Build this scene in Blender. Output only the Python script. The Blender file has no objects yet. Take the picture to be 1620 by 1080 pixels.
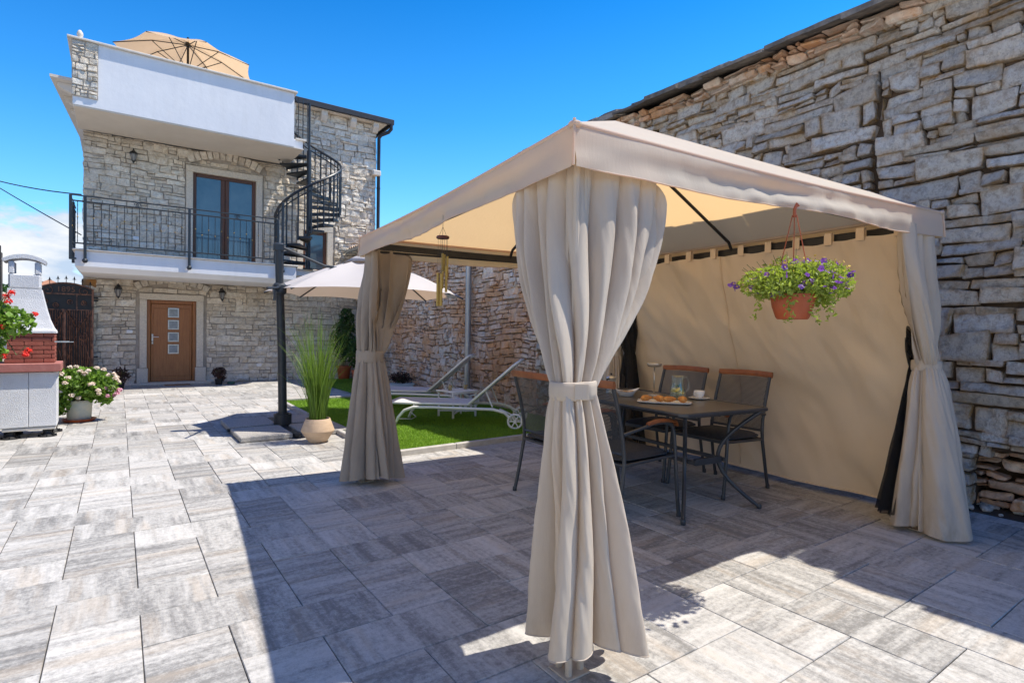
import bpy, math, random
import numpy as np
from mathutils import Vector, Matrix
R_ = math.radians
sc = bpy.context.scene
col = sc.collection

# ---------------------------------------------------------------- camera
CAM_R = Vector((0.8185, -0.5743, 0.0150)); YAW, PITCH, ROLL = R_(35.05), R_(-0.869), R_(0.859)
_F = Vector((math.sin(YAW)*math.cos(PITCH), math.cos(YAW)*math.cos(PITCH), math.sin(PITCH)))
_R0 = Vector((math.cos(YAW), -math.sin(YAW), 0)); _U0 = _R0.cross(_F)
_R = _R0*math.cos(ROLL) + _U0*math.sin(ROLL); _U = -_R0*math.sin(ROLL) + _U0*math.cos(ROLL)
cam_d = bpy.data.cameras.new("camera"); cam = bpy.data.objects.new("camera", cam_d); col.objects.link(cam)
cam.matrix_world = Matrix(((_R.x, _U.x, -_F.x, 0), (_R.y, _U.y, -_F.y, 0), (_R.z, _U.z, -_F.z, 1.232), (0, 0, 0, 1)))
cam_d.sensor_width = 36; cam_d.lens = 886.7/1620*36; cam_d.clip_start = .05; cam_d.clip_end = 2000
sc.camera = cam

# ---------------------------------------------------------------- light
SUN_TRAVEL = Vector((-.455, .215, -1.0)).normalized()
SUN_EL = math.asin(-SUN_TRAVEL.z); SUN_AZ = math.atan2(-SUN_TRAVEL.x, -SUN_TRAVEL.y)
sun_d = bpy.data.lights.new("sun", 'SUN'); sun = bpy.data.objects.new("sun", sun_d); col.objects.link(sun)
sun_d.energy = 3.6; sun_d.angle = R_(.5); sun_d.color = (1, .93, .82)
sun.rotation_euler = SUN_TRAVEL.to_track_quat('-Z', 'Y').to_euler()
sc.view_settings.view_transform = 'Standard'; sc.view_settings.look = 'None'
sc.view_settings.exposure = 0.93; sc.view_settings.gamma = 1
sc.cycles.use_denoising = True
sc.cycles.max_bounces = 8; sc.cycles.diffuse_bounces = 5; sc.cycles.transparent_max_bounces = 12

class NT:
    """tiny helper to write node trees"""
    def __init__(s, tree): s.t = tree; s.n = tree.nodes; s.l = tree.links
    def new(s, typ, ins=None, **props):
        n = s.n.new(typ)
        for k, v in props.items(): setattr(n, k, v)
        for k, v in (ins or {}).items(): s.set(n.inputs[k], v)
        return n
    def set(s, sock, v):
        if isinstance(v, bpy.types.NodeSocket): s.l.new(v, sock)
        elif isinstance(v, bpy.types.Node): s.l.new(v.outputs[0], sock)
        else:
            if sock.type == 'RGBA' and len(v) == 3: v = (*v, 1)
            sock.default_value = v
    def mix(s, f, a, b, blend='MIX'):
        n = s.n.new('ShaderNodeMix'); n.data_type = 'RGBA'; n.blend_type = blend
        s.set(n.inputs[0], f); s.set(n.inputs[6], a); s.set(n.inputs[7], b); return n.outputs[2]
    def math(s, op, a, b=0.0, c=None, clamp=False):
        n = s.n.new('ShaderNodeMath'); n.operation = op; n.use_clamp = clamp
        s.set(n.inputs[0], a); s.set(n.inputs[1], b)
        if c is not None: s.set(n.inputs[2], c)
        return n.outputs[0]
    def ramp(s, f, stops):
        n = s.n.new('ShaderNodeValToRGB'); s.set(n.inputs[0], f); e = n.color_ramp.elements
        while len(e) < len(stops): e.new(.5)
        for i, (p, c) in enumerate(stops): e[i].position = p; e[i].color = (c, c, c, 1) if isinstance(c, (int, float)) else (*c, 1)
        return n.outputs[0]
    def noise(s, vec, scale, detail=4, rough=.55, dist=0):
        n = s.n.new('ShaderNodeTexNoise'); s.set(n.inputs['Vector'], vec)
        n.inputs['Scale'].default_value = scale; n.inputs['Detail'].default_value = detail
        n.inputs['Roughness'].default_value = rough; n.inputs['Distortion'].default_value = dist
        return n.outputs[0]
    def mapping(s, vec, scale=(1, 1, 1), rot=(0, 0, 0), loc=(0, 0, 0)):
        n = s.n.new('ShaderNodeMapping'); s.set(n.inputs[0], vec)
        n.inputs['Scale'].default_value = scale; n.inputs['Rotation'].default_value = rot; n.inputs['Location'].default_value = loc
        return n.outputs[0]

# ---------------------------------------------------------------- sky
w = bpy.data.worlds.new("World"); sc.world = w; w.use_nodes = True
t = NT(w.node_tree); t.n.clear()
sky = t.new('ShaderNodeTexSky', sky_type='NISHITA', sun_disc=False, sun_elevation=SUN_EL, sun_rotation=SUN_AZ,
            altitude=100, air_density=1.0, dust_density=.35, ozone_density=2.2)
skyc = t.new('ShaderNodeHueSaturation', {'Color': sky.outputs[0], 'Hue': .495, 'Saturation': 1.56, 'Value': .92}).outputs[0]
g = t.new('ShaderNodeTexCoord').outputs['Generated']
sep = t.new('ShaderNodeSeparateXYZ', {0: g})
cv = t.mapping(g, (1, 1, 2.6))
cn = t.noise(cv, 4.2, 9, .58, .25)
cn2 = t.noise(t.mapping(cv, loc=(.06, -.03, .10)), 4.2, 9, .58, .25)
mr = t.new('ShaderNodeMapRange', {0: sep.outputs[2], 1: .11, 2: .27, 3: .20, 4: -.22}).outputs[0]
lft = t.new('ShaderNodeMapRange', {0: sep.outputs[0], 1: -.15, 2: .35, 3: 0.0, 4: -.35}).outputs[0]
cm = t.math('ADD', t.math('ADD', cn, mr), lft)
mask = t.ramp(cm, [(.50, 0.0), (.565, 1.0)])
shade = t.math('SUBTRACT', cn, cn2)
cloudc = t.mix(t.ramp(t.math('ADD', t.math('MULTIPLY', shade, 3.2), .5), [(.2, 0.0), (.8, 1.0)]), (2.0, 2.5, 3.2), (3.6, 3.65, 3.7))
hz = t.new('ShaderNodeMapRange', {0: sep.outputs[2], 1: 0.0, 2: .6, 3: .42, 4: 0.0}).outputs[0]
skyh = t.mix(hz, skyc, (1.9, 3.6, 6.2))
pol = t.new('ShaderNodeMapRange', {0: t.math('SUBTRACT', sep.outputs[2], t.math('MULTIPLY', sep.outputs[0], .22)), 1: .08, 2: .60, 3: 0.0, 4: 1.0}).outputs[0]
skyh = t.mix(pol, skyh, (.17, .50, .74), 'MULTIPLY')
bgc = t.mix(mask, skyh, cloudc)
bg = t.new('ShaderNodeBackground', {0: bgc, 1: .15})
t.l.new(bg.outputs[0], t.new('ShaderNodeOutputWorld').inputs[0])

# ---------------------------------------------------------------- materials
def mat(name, a, b=None, rough=.7, nscale=6, nstretch=(1, 1, 1), bump=0, bscale=60, attr=None, spread=(.75, 1.2), metal=0, spec=.4, coords='Object', fn=None, trans=None, transw=.3, alpha=None, crease=0):
    m = bpy.data.materials.new(name); m.use_nodes = True; t = NT(m.node_tree); t.n.clear()
    out = t.new('ShaderNodeOutputMaterial'); p = t.new('ShaderNodeBsdfPrincipled')
    vec = t.new('ShaderNodeTexCoord').outputs[coords]
    c = a
    if b is not None: c = t.mix(t.ramp(t.noise(t.mapping(vec, nstretch), nscale, 5, .6), [(.36, 0.0), (.64, 1.0)]), a, b)
    if attr:
        at = t.new('ShaderNodeAttribute', attribute_name=attr).outputs['Fac']
        v = t.new('ShaderNodeMapRange', {0: at, 3: spread[0], 4: spread[1]}).outputs[0]
        h = t.new('ShaderNodeHueSaturation', {'Value': v, 'Color': c}); c = h.outputs[0]
    if fn: c = fn(t, vec, c)
    t.set(p.inputs['Base Color'], c)
    p.inputs['Roughness'].default_value = rough; p.inputs['Metallic'].default_value = metal
    p.inputs['Specular IOR Level'].default_value = spec
    nrm = None
    if bump:
        bn = t.new('ShaderNodeBump', {'Strength': bump, 'Distance': .01, 'Height': t.noise(vec, bscale, 6, .65)})
        t.set(p.inputs['Normal'], bn.outputs[0]); nrm = bn.outputs[0]
    if crease:
        kw = {'Strength': crease, 'Distance': .02, 'Height': t.noise(t.mapping(vec, (7, 7, 1.3)), 2.2, 6, .62, .6)}
        if nrm is not None: kw['Normal'] = nrm
        nrm = t.new('ShaderNodeBump', kw).outputs[0]; t.set(p.inputs['Normal'], nrm)
    sh = p.outputs[0]
    if trans is not None:
        tr = t.new('ShaderNodeBsdfTranslucent', {0: trans})
        if nrm is not None: t.set(tr.inputs['Normal'], nrm)
        sh = t.new('ShaderNodeMixShader', {0: transw, 1: sh, 2: tr.outputs[0]}).outputs[0]
    if alpha is not None:
        sh = t.new('ShaderNodeMixShader', {0: alpha(t, vec) if callable(alpha) else alpha, 1: t.new('ShaderNodeBsdfTransparent').outputs[0], 2: sh}).outputs[0]
    t.l.new(sh, out.inputs[0])
    return m

def stone_mat(name, dark, mid, light, warm, warmth=.35, patch=1.2, grime=.4, bump=.5, lo=(.34, .62), rimw=.5):
    m = bpy.data.materials.new(name); m.use_nodes = True; t = NT(m.node_tree); t.n.clear()
    out = t.new('ShaderNodeOutputMaterial'); p = t.new('ShaderNodeBsdfPrincipled', {'Roughness': .9, 'Specular IOR Level': .15})
    vec = t.new('ShaderNodeTexCoord').outputs['Object']
    at = t.new('ShaderNodeAttribute', attribute_name='rnd').outputs['Fac']
    off = t.new('ShaderNodeCombineXYZ', {0: t.math('MULTIPLY', at, 37.0), 1: t.math('MULTIPLY', at, 91.0), 2: t.math('MULTIPLY', at, 13.0)}).outputs[0]
    v2 = t.new('ShaderNodeVectorMath', {0: vec, 1: off}, operation='ADD').outputs[0]
    n1 = t.noise(v2, 7, 8, .68)
    c = t.mix(t.ramp(n1, [(lo[0], 0.0), (lo[1], 1.0)]), mid, light)
    c = t.mix(t.ramp(at, [(.0, .55), (.45, 0.0), (1, 0.0)]), c, mid)
    c = t.mix(t.math('MULTIPLY', t.ramp(t.noise(vec, patch, 5, .6), [(.42, 0.0), (.62, 1.0)]), warmth), c, warm)
    rim = t.new('ShaderNodeAttribute', attribute_name='rim').outputs['Fac']
    rm = t.math('MULTIPLY', t.math('POWER', rim, 1.5), t.ramp(t.noise(vec, 9, 5, .7), [(.36, 0.0), (.62, 1.0)]))
    c = t.mix(t.math('MULTIPLY', rm, rimw), c, warm)
    c = t.mix(t.math('MULTIPLY', t.ramp(t.noise(v2, 16, 8, .75), [(.48, 0.0), (.62, 1.0)]), grime), c, dark)
    wm = t.math('MULTIPLY', t.ramp(t.noise(v2, 4, 6, .7), [(.52, 0.0), (.64, 1.0)]), warmth)
    c = t.mix(wm, c, warm)
    c = t.new('ShaderNodeHueSaturation', {'Value': t.new('ShaderNodeMapRange', {0: t.math('FRACT', t.math('MULTIPLY', at, 7.31)), 3: .84, 4: 1.10}).outputs[0], 'Color': c}).outputs[0]
    t.set(p.inputs['Base Color'], c)
    b1 = t.new('ShaderNodeBump', {'Strength': bump, 'Distance': .03, 'Height': t.noise(v2, 22, 9, .7)})
    b2 = t.new('ShaderNodeBump', {'Strength': bump*.8, 'Distance': .006, 'Height': t.noise(v2, 140, 4, .7), 'Normal': b1.outputs[0]})
    t.set(p.inputs['Normal'], b2.outputs[0])
    t.l.new(p.outputs[0], out.inputs[0]); return m

M = {}
M['facade'] = stone_mat('pale_limestone', (.26, .23, .20), (.72, .65, .54), (.93, .88, .77), (.66, .50, .31), .28, .9, .35, 1.2)
M['drystone'] = stone_mat('weathered_limestone', (.12, .10, .08), (.82, .755, .65), (.99, .97, .90), (.70, .44, .19), .30, .9, .38, 1.8, (.30, .44), rimw=1.0)
M['rubblewall'] = stone_mat('orange_stained_limestone', (.22, .18, .15), (.64, .55, .46), (.88, .83, .75), (.72, .38, .18), .85, 1.0, .40, .5)
M['mortar'] = mat('grey_mortar', (.34, .295, .24), (.44, .39, .33), .95, 9, bump=.6, bscale=90)
M['dark_gap'] = mat('dark_earth_fill', (.07, .05, .036), (.15, .105, .07), 1, 8, bump=.6, bscale=40)
M['earth_mortar'] = mat('sandy_mortar', (.26, .20, .15), (.36, .29, .22), 1, 8, bump=.7, bscale=60)
def streak_fn(t, vec, c):
    n = t.noise(t.mapping(vec, (3.5, 3.5, .5)), 2.0, 7, .65); m_ = t.noise(vec, 1.4, 6, .7)
    c = t.mix(t.math('MULTIPLY', t.ramp(n, [(.50, 0.0), (.72, 1.0)]), .22), c, (.55, .54, .52))
    return t.mix(t.math('MULTIPLY', t.ramp(m_, [(.52, 0.0), (.70, 1.0)]), .15), c, (.62, .62, .64))
M['plaster'] = mat('white_plaster', (.76, .76, .76), (.71, .715, .725), rough=.9, nscale=1.6, bump=.3, bscale=9, fn=streak_fn)
M['plaster_rough'] = mat('rough_white_render', (.74, .74, .74), (.66, .66, .665), .95, 5, bump=1.0, bscale=110)
M['soffit'] = mat('cream_soffit', (.70, .64, .55), (.65, .59, .50), .9, 2, bump=.1)
M['coping'] = mat('cream_coping_stone', (.68, .63, .55), (.58, .53, .46), .8, 7, bump=.2)
M['surround'] = mat('bush_hammered_stone', (.72, .64, .52), (.58, .515, .42), .9, 40, bump=.9, bscale=160)
M['wood'] = mat('brown_door_wood', (.36, .145, .045), (.26, .10, .032), .38, 5, (14, 14, .8), bump=.08, bscale=40)
M['wood_dark'] = mat('dark_window_wood', (.13, .05, .02), (.085, .03, .013), .38, 5, (14, 14, .8), bump=.08, bscale=40)
M['teak'] = mat('oiled_teak', (.30, .10, .032), (.20, .065, .022), .42, 12, (1, 1, 1), bump=.15, bscale=60)
M['iron'] = mat('anthracite_painted_iron', (.011, .016, .022), (.018, .024, .031), .42, 9, spec=.5)
M['gun'] = mat('anthracite_powder_coat', (.030, .034, .040), (.044, .048, .054), .36, 9, spec=.5)
M['brass'] = mat('gilded_collar', (.22, .15, .05), None, .5, metal=.6)
M['black'] = mat('black_metal', (.012, .012, .013), (.02, .02, .02), .45, 9)
M['zinc'] = mat('galvanised_steel', (.46, .49, .52), (.36, .40, .43), .33, 4, (3, 3, .4), metal=.75)
M['glass'] = mat('window_glass', (.05, .085, .12), (.10, .14, .17), .06, 1.6, spec=1.0)
M['frost'] = mat('frosted_glass', (.30, .33, .35), (.22, .25, .27), .25, 20)
M['steel'] = mat('brushed_steel', (.62, .61, .58), (.50, .49, .47), .3, 12, metal=.85)
M['white_plastic'] = mat('white_plastic', (.75, .75, .74), None, .4)
M['roof_edge'] = mat('dark_roof_sheet', (.018, .020, .026), (.03, .032, .038), .5, 6)
M['slab_roof'] = mat('lichened_stone_slab', (.17, .155, .14), (.33, .295, .25), .95, 9, bump=.9, bscale=50, attr='rnd', spread=(.6, 1.25))
M['terracotta_tile'] = mat('old_clay_tile', (.48, .30, .19), (.58, .45, .33), .9, 9, bump=.5, attr='rnd')
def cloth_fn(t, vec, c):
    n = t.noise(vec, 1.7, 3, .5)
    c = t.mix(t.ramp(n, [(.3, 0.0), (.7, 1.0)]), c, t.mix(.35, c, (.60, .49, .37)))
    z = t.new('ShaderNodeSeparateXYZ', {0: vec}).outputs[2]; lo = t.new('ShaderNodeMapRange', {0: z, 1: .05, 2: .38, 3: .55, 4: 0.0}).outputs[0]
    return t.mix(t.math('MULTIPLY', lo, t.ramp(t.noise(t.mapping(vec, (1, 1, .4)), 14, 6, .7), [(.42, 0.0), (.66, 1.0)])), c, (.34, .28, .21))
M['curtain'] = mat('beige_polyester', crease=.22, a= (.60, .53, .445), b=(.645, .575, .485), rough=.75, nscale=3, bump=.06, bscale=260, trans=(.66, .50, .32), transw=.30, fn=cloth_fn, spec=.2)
M['curtain_shade'] = mat('shaded_beige_polyester', crease=.22, a= (.37, .31, .25), b=(.41, .345, .28), rough=.75, nscale=3, bump=.06, bscale=260, trans=(.34, .24, .15), transw=.22, spec=.2)  # same beige cloth as the other curtains, with shade darkened into its colour
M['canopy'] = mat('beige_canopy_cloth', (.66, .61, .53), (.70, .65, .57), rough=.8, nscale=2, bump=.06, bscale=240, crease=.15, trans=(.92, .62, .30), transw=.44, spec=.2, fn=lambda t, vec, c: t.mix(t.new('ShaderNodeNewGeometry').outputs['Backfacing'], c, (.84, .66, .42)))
M['panel'] = mat('tan_side_panel_cloth', crease=.2, a= (.80, .65, .47), b=(.84, .69, .51), rough=.8, nscale=2, bump=.05, bscale=240, trans=(.6, .42, .24), transw=.25, spec=.2)
M['net'] = mat('black_mosquito_net', (.012, .012, .014), None, .9, alpha=.72)
M['shade_cloth'] = mat('ecru_parasol_cloth', (.62, .575, .545), (.66, .62, .59), .85, 2, bump=.05, bscale=240, trans=(.62, .42, .28), transw=.28)
M['beige_parasol'] = mat('sand_parasol_cloth', (.62, .46, .30), (.66, .50, .34), .85, 2, trans=(.74, .50, .28), transw=.45)
def dots(scale, r):
    def f(t, vec):
        s = t.new('ShaderNodeSeparateXYZ', {0: vec})
        u = t.math('ADD', s.outputs[0], s.outputs[1]); v = s.outputs[2]
        return f2(t, u, v)
    def f2(t, u, v):
        a = t.math('SINE', t.math('MULTIPLY', u, scale)); b = t.math('SINE', t.math('MULTIPLY', v, scale))
        return t.ramp(t.math('ABSOLUTE', t.math('MULTIPLY', a, b)), [(0.0, 1.0), (r, 1.0), (r+.08, 0.0), (1, 0.0)])
    return f
M['perf'] = mat('perforated_steel_mesh', (.035, .038, .042), (.05, .052, .056), .45, 9, alpha=dots(330, .46))
def tabfn(t, vec, c):
    s = t.new('ShaderNodeSeparateXYZ', {0: vec})
    a = t.math('SINE', t.math('MULTIPLY', t.math('ADD', s.outputs[0], s.outputs[1]), 380)); b = t.math('SINE', t.math('MULTIPLY', t.math('SUBTRACT', s.outputs[0], s.outputs[1]), 380))
    return t.mix(t.ramp(t.math('MULTIPLY', a, b), [(.15, 0.0), (.3, 1.0)]), c, (.012, .012, .013))
M['table_top'] = mat('perforated_table_top', (.15, .13, .105), (.17, .15, .12), .30, 9, fn=tabfn)
M['cushion'] = mat('charcoal_seat_cushion', (.032, .033, .038), (.044, .045, .05), .95, 30, bump=.4, bscale=220)
M['red_brick'] = mat('painted_red_brick', (.28, .075, .05), (.34, .105, .07), .85, 14, bump=.5, bscale=70, attr='rnd', spread=(.8, 1.2))
M['brick_joint'] = mat('dark_brick_joint', (.045, .03, .028), None, 1)
M['red_slab'] = mat('red_concrete_slab', (.36, .13, .105), (.42, .17, .14), .7, 10, bump=.3)
M['rust'] = mat('rusty_wrought_iron', (.016, .011, .009), (.13, .055, .03), .42, 16, (1, 1, .22), bump=1, bscale=38, spec=.9)
M['rubber'] = mat('black_rubber', (.012, .012, .013), None, .6)
M['concrete'] = mat('exposed_aggregate_concrete', (.50, .47, .43), (.32, .30, .275), .95, 70, bump=1.0, bscale=120)
M['kerb'] = mat('pale_kerb_stone', (.46, .44, .41), (.38, .36, .335), .85, 12, bump=.3)
M['clay_pot'] = mat('sandy_clay', (.60, .44, .30), (.54, .385, .255), .85, 6, (1, 1, 5), bump=.3, bscale=50)
M['terracotta'] = mat('terracotta_plastic', (.42, .095, .03), (.36, .08, .028), .4, 6)
M['soil'] = mat('potting_soil', (.03, .02, .014), None, 1, bump=.8)
M['white_frame'] = mat('white_powder_coat', (.83, .83, .78), (.78, .78, .73), .4, 3)
M['sling'] = mat('white_textile_sling', (.70, .69, .70), (.66, .65, .665), .8, 40, trans=(.6, .6, .6), transw=.15)
M['china'] = mat('white_china', (.80, .80, .80), None, .18, spec=.5)
M['croissant'] = mat('golden_pastry', (.52, .20, .045), (.66, .32, .09), .5, 40, bump=.4, bscale=90)
M['lemon'] = mat('lemon_slice', (.85, .60, .03), (.9, .7, .1), .4, 30)
M['mint'] = mat('mint_leaf', (.06, .16, .02), (.10, .22, .04), .5, 20)
M['bamboo'] = mat('golden_bamboo', (.34, .22, .045), (.42, .28, .06), .4, 6, (1, 1, .3))
M['cherry'] = mat('dark_cherry_wood', (.10, .022, .014), None, .4)
M['juice'] = mat('amber_drink', (.62, .33, .05), (.7, .42, .08), .15, 20)
M['leaf'] = mat('fresh_leaf', (.13, .24, .025), (.19, .31, .05), .5, 30, attr='rnd', spread=(.55, 1.5), trans=(.20, .36, .03), transw=.35)
M['leaf_dark'] = mat('dark_leaf', (.030, .075, .018), (.05, .11, .025), .45, 20, attr='rnd', spread=(.6, 1.4), trans=(.08, .18, .02), transw=.25)
M['leaf_lime'] = mat('lime_leaf', (.28, .36, .05), (.36, .42, .09), .5, 30, attr='rnd', spread=(.55, 1.4), trans=(.38, .50, .05), transw=.4)
M['leaf_purple'] = mat('burgundy_leaf', (.045, .018, .016), (.06, .03, .02), .5, 30, attr='rnd', spread=(.6, 1.5))
M['blade'] = mat('ornamental_grass_blade', (.12, .21, .028), (.17, .28, .045), .5, 12, attr='rnd', spread=(.55, 1.5), trans=(.26, .40, .04), transw=.35)
M['turf'] = mat('artificial_turf_blade', (.20, .34, .022), (.26, .43, .04), .6, 2.5, attr='rnd', spread=(.55, 1.4), trans=(.25, .45, .03), transw=.25)
M['turf_base'] = mat('turf_backing', (.10, .21, .018), (.14, .27, .03), .9, 60, bump=1, bscale=300)
M['stem'] = mat('green_stem', (.10, .13, .04), None, .7)
M['petal_red'] = mat('scarlet_petal', (.72, .02, .015), (.80, .05, .03), .6, 30, trans=(.8, .05, .02), transw=.3)
M['petal_purple'] = mat('violet_petal', (.14, .05, .30), (.22, .10, .38), .6, 60, attr='rnd', spread=(.6, 1.4), trans=(.3, .1, .6), transw=.3)
M['petal_cream'] = mat('cream_rose_petal', (.84, .70, .55), (.86, .78, .68), .6, 30, attr='rnd', spread=(.85, 1.1), trans=(.85, .7, .55), transw=.3)
M['petal_pink'] = mat('pink_rose_petal', (.80, .38, .48), (.84, .52, .58), .6, 30, trans=(.8, .4, .5), transw=.3)
M['petal_yellow'] = mat('yellow_petal', (.70, .48, .05), None, .6)
M['bucket'] = mat('weathered_cream_bucket', (.58, .54, .42), (.44, .47, .42), .7, 9, bump=.2)
M['bluewhite'] = mat('pale_blue_planter', (.56, .66, .70), None, .5)
M['doormat'] = mat('coir_doormat', (.30, .16, .08), (.24, .12, .06), 1, 60, bump=1, bscale=200)
M['orange_quoin'] = mat('orange_quoin_stone', (.42, .20, .06), (.36, .24, .13), .9, 6, bump=.4)
M['cable'] = mat('black_cable', (.02, .02, .022), None, .6)
M['far_roof'] = mat('far_clay_roof', (.42, .20, .11), (.35, .17, .10), .9, 3)
M['gravel_ground'] = mat('dusty_ground', (.30, .27, .22), (.22, .20, .165), 1, 2, bump=.6, bscale=20)
M['lampglass'] = mat('lantern_glass', (.35, .36, .37), None, .1, alpha=.55)
def clear_glass():
    m = bpy.data.materials.new('clear_glass'); m.use_nodes = True; t = NT(m.node_tree); t.n.clear()
    gl = t.new('ShaderNodeBsdfGlossy', {0: (.9, .95, .95), 1: .03}); tr = t.new('ShaderNodeBsdfTransparent', {0: (.93, .96, .95)})
    lw = t.new('ShaderNodeLayerWeight', {0: .35})
    f = t.math('ADD', t.math('MULTIPLY', lw.outputs[1], .45), .03)
    mx = t.new('ShaderNodeMixShader', {0: f, 1: tr.outputs[0], 2: gl.outputs[0]})
    t.l.new(mx.outputs[0], t.new('ShaderNodeOutputMaterial').inputs[0]); return m
M['clear'] = clear_glass()
def paver_mat():
    m = bpy.data.materials.new('streaked_concrete_paver'); m.use_nodes = True; t = NT(m.node_tree); t.n.clear()
    out = t.new('ShaderNodeOutputMaterial'); p = t.new('ShaderNodeBsdfPrincipled', {'Roughness': .62, 'Specular IOR Level': .35})
    vec = t.new('ShaderNodeTexCoord').outputs['Object']
    at = t.new('ShaderNodeAttribute', attribute_name='rnd').outputs['Fac']; ori = t.new('ShaderNodeAttribute', attribute_name='ori').outputs['Fac']
    a = t.mapping(vec, (1.3, 11, 1)); b = t.mapping(vec, (11, 1.3, 1))
    v = t.mix(ori, a, b)
    off = t.new('ShaderNodeCombineXYZ', {0: t.math('MULTIPLY', at, 53.0), 1: t.math('MULTIPLY', at, 97.0), 2: t.math('MULTIPLY', at, 31.0)}).outputs[0]
    v2 = t.new('ShaderNodeVectorMath', {0: v, 1: off}, operation='ADD').outputs[0]
    n = t.noise(v2, 1.15, 8, .68, .12)
    n2 = t.noise(vec, 34, 9, .82)
    s = t.math('ADD', n, t.math('MULTIPLY', t.math('SUBTRACT', n2, .5), 1.0))
    s = t.math('ADD', s, t.math('MULTIPLY', t.math('SUBTRACT', t.math('FRACT', t.math('MULTIPLY', at, 5.7)), .5), .17))
    c = t.ramp(s, [(.30, (.20, .195, .185)), (.42, (.315, .308, .292)), (.51, (.425, .414, .39)), (.66, (.56, .545, .515))])
    wv = t.math('MULTIPLY', t.ramp(t.noise(v2, .8, 4, .6), [(.52, 0.0), (.66, 1.0)]), .32)
    c = t.mix(wv, c, (.52, .42, .31))
    c = t.mix(t.math('MULTIPLY', t.ramp(t.noise(vec, 330, 3, .7), [(.56, 0.0), (.66, 1.0)]), .35), c, (.15, .145, .14))
    # worn mottling and faint footprints of dirt over several slabs
    c = t.mix(t.math('MULTIPLY', t.ramp(t.noise(vec, .55, 5, .6), [(.45, 0.0), (.7, 1.0)]), .14), c, (.25, .235, .22))
    c = t.new('ShaderNodeHueSaturation', {'Value': t.new('ShaderNodeMapRange', {0: t.math('FRACT', t.math('MULTIPLY', at, 3.3)), 3: .88, 4: 1.06}).outputs[0], 'Color': c}).outputs[0]
    t.set(p.inputs['Base Color'], c)
    b1 = t.new('ShaderNodeBump', {'Strength': .35, 'Distance': .004, 'Height': t.noise(vec, 240, 5, .7)})
    b2 = t.new('ShaderNodeBump', {'Strength': .25, 'Distance': .01, 'Height': t.noise(v2, 6, 5, .6), 'Normal': b1.outputs[0]})
    t.set(p.inputs['Normal'], b2.outputs[0]); t.l.new(p.outputs[0], out.inputs[0]); return m
M['paver'] = paver_mat()

# ---------------------------------------------------------------- mesh helpers
rng = np.random.default_rng(7); random.seed(5)
def vnoise(P, seed=0):
    P = np.asarray(P, float); i = np.floor(P).astype(np.int64); f = P-i; f = f*f*(3-2*f)
    def h(a):
        n = (a[..., 0]*374761393 + a[..., 1]*668265263 + a[..., 2]*2147483647 + seed*1274126177) & 0xffffffff
        n = ((n ^ (n >> 13))*1274126177) & 0xffffffff
        return ((n ^ (n >> 16)) & 0xffff)/65535.0
    r = 0
    for dx in (0, 1):
        for dy in (0, 1):
            for dz in (0, 1):
                ww = (f[..., 0] if dx else 1-f[..., 0])*(f[..., 1] if dy else 1-f[..., 1])*(f[..., 2] if dz else 1-f[..., 2])
                r = r + ww*h(i+np.array([dx, dy, dz]))
    return r*2-1
def fbm(P, seed=0, oct=3):
    P = np.asarray(P, float); r = 0; a = 1
    for k in range(oct): r = r+a*vnoise(P*2**k, seed+k); a *= .5
    return r

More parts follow.
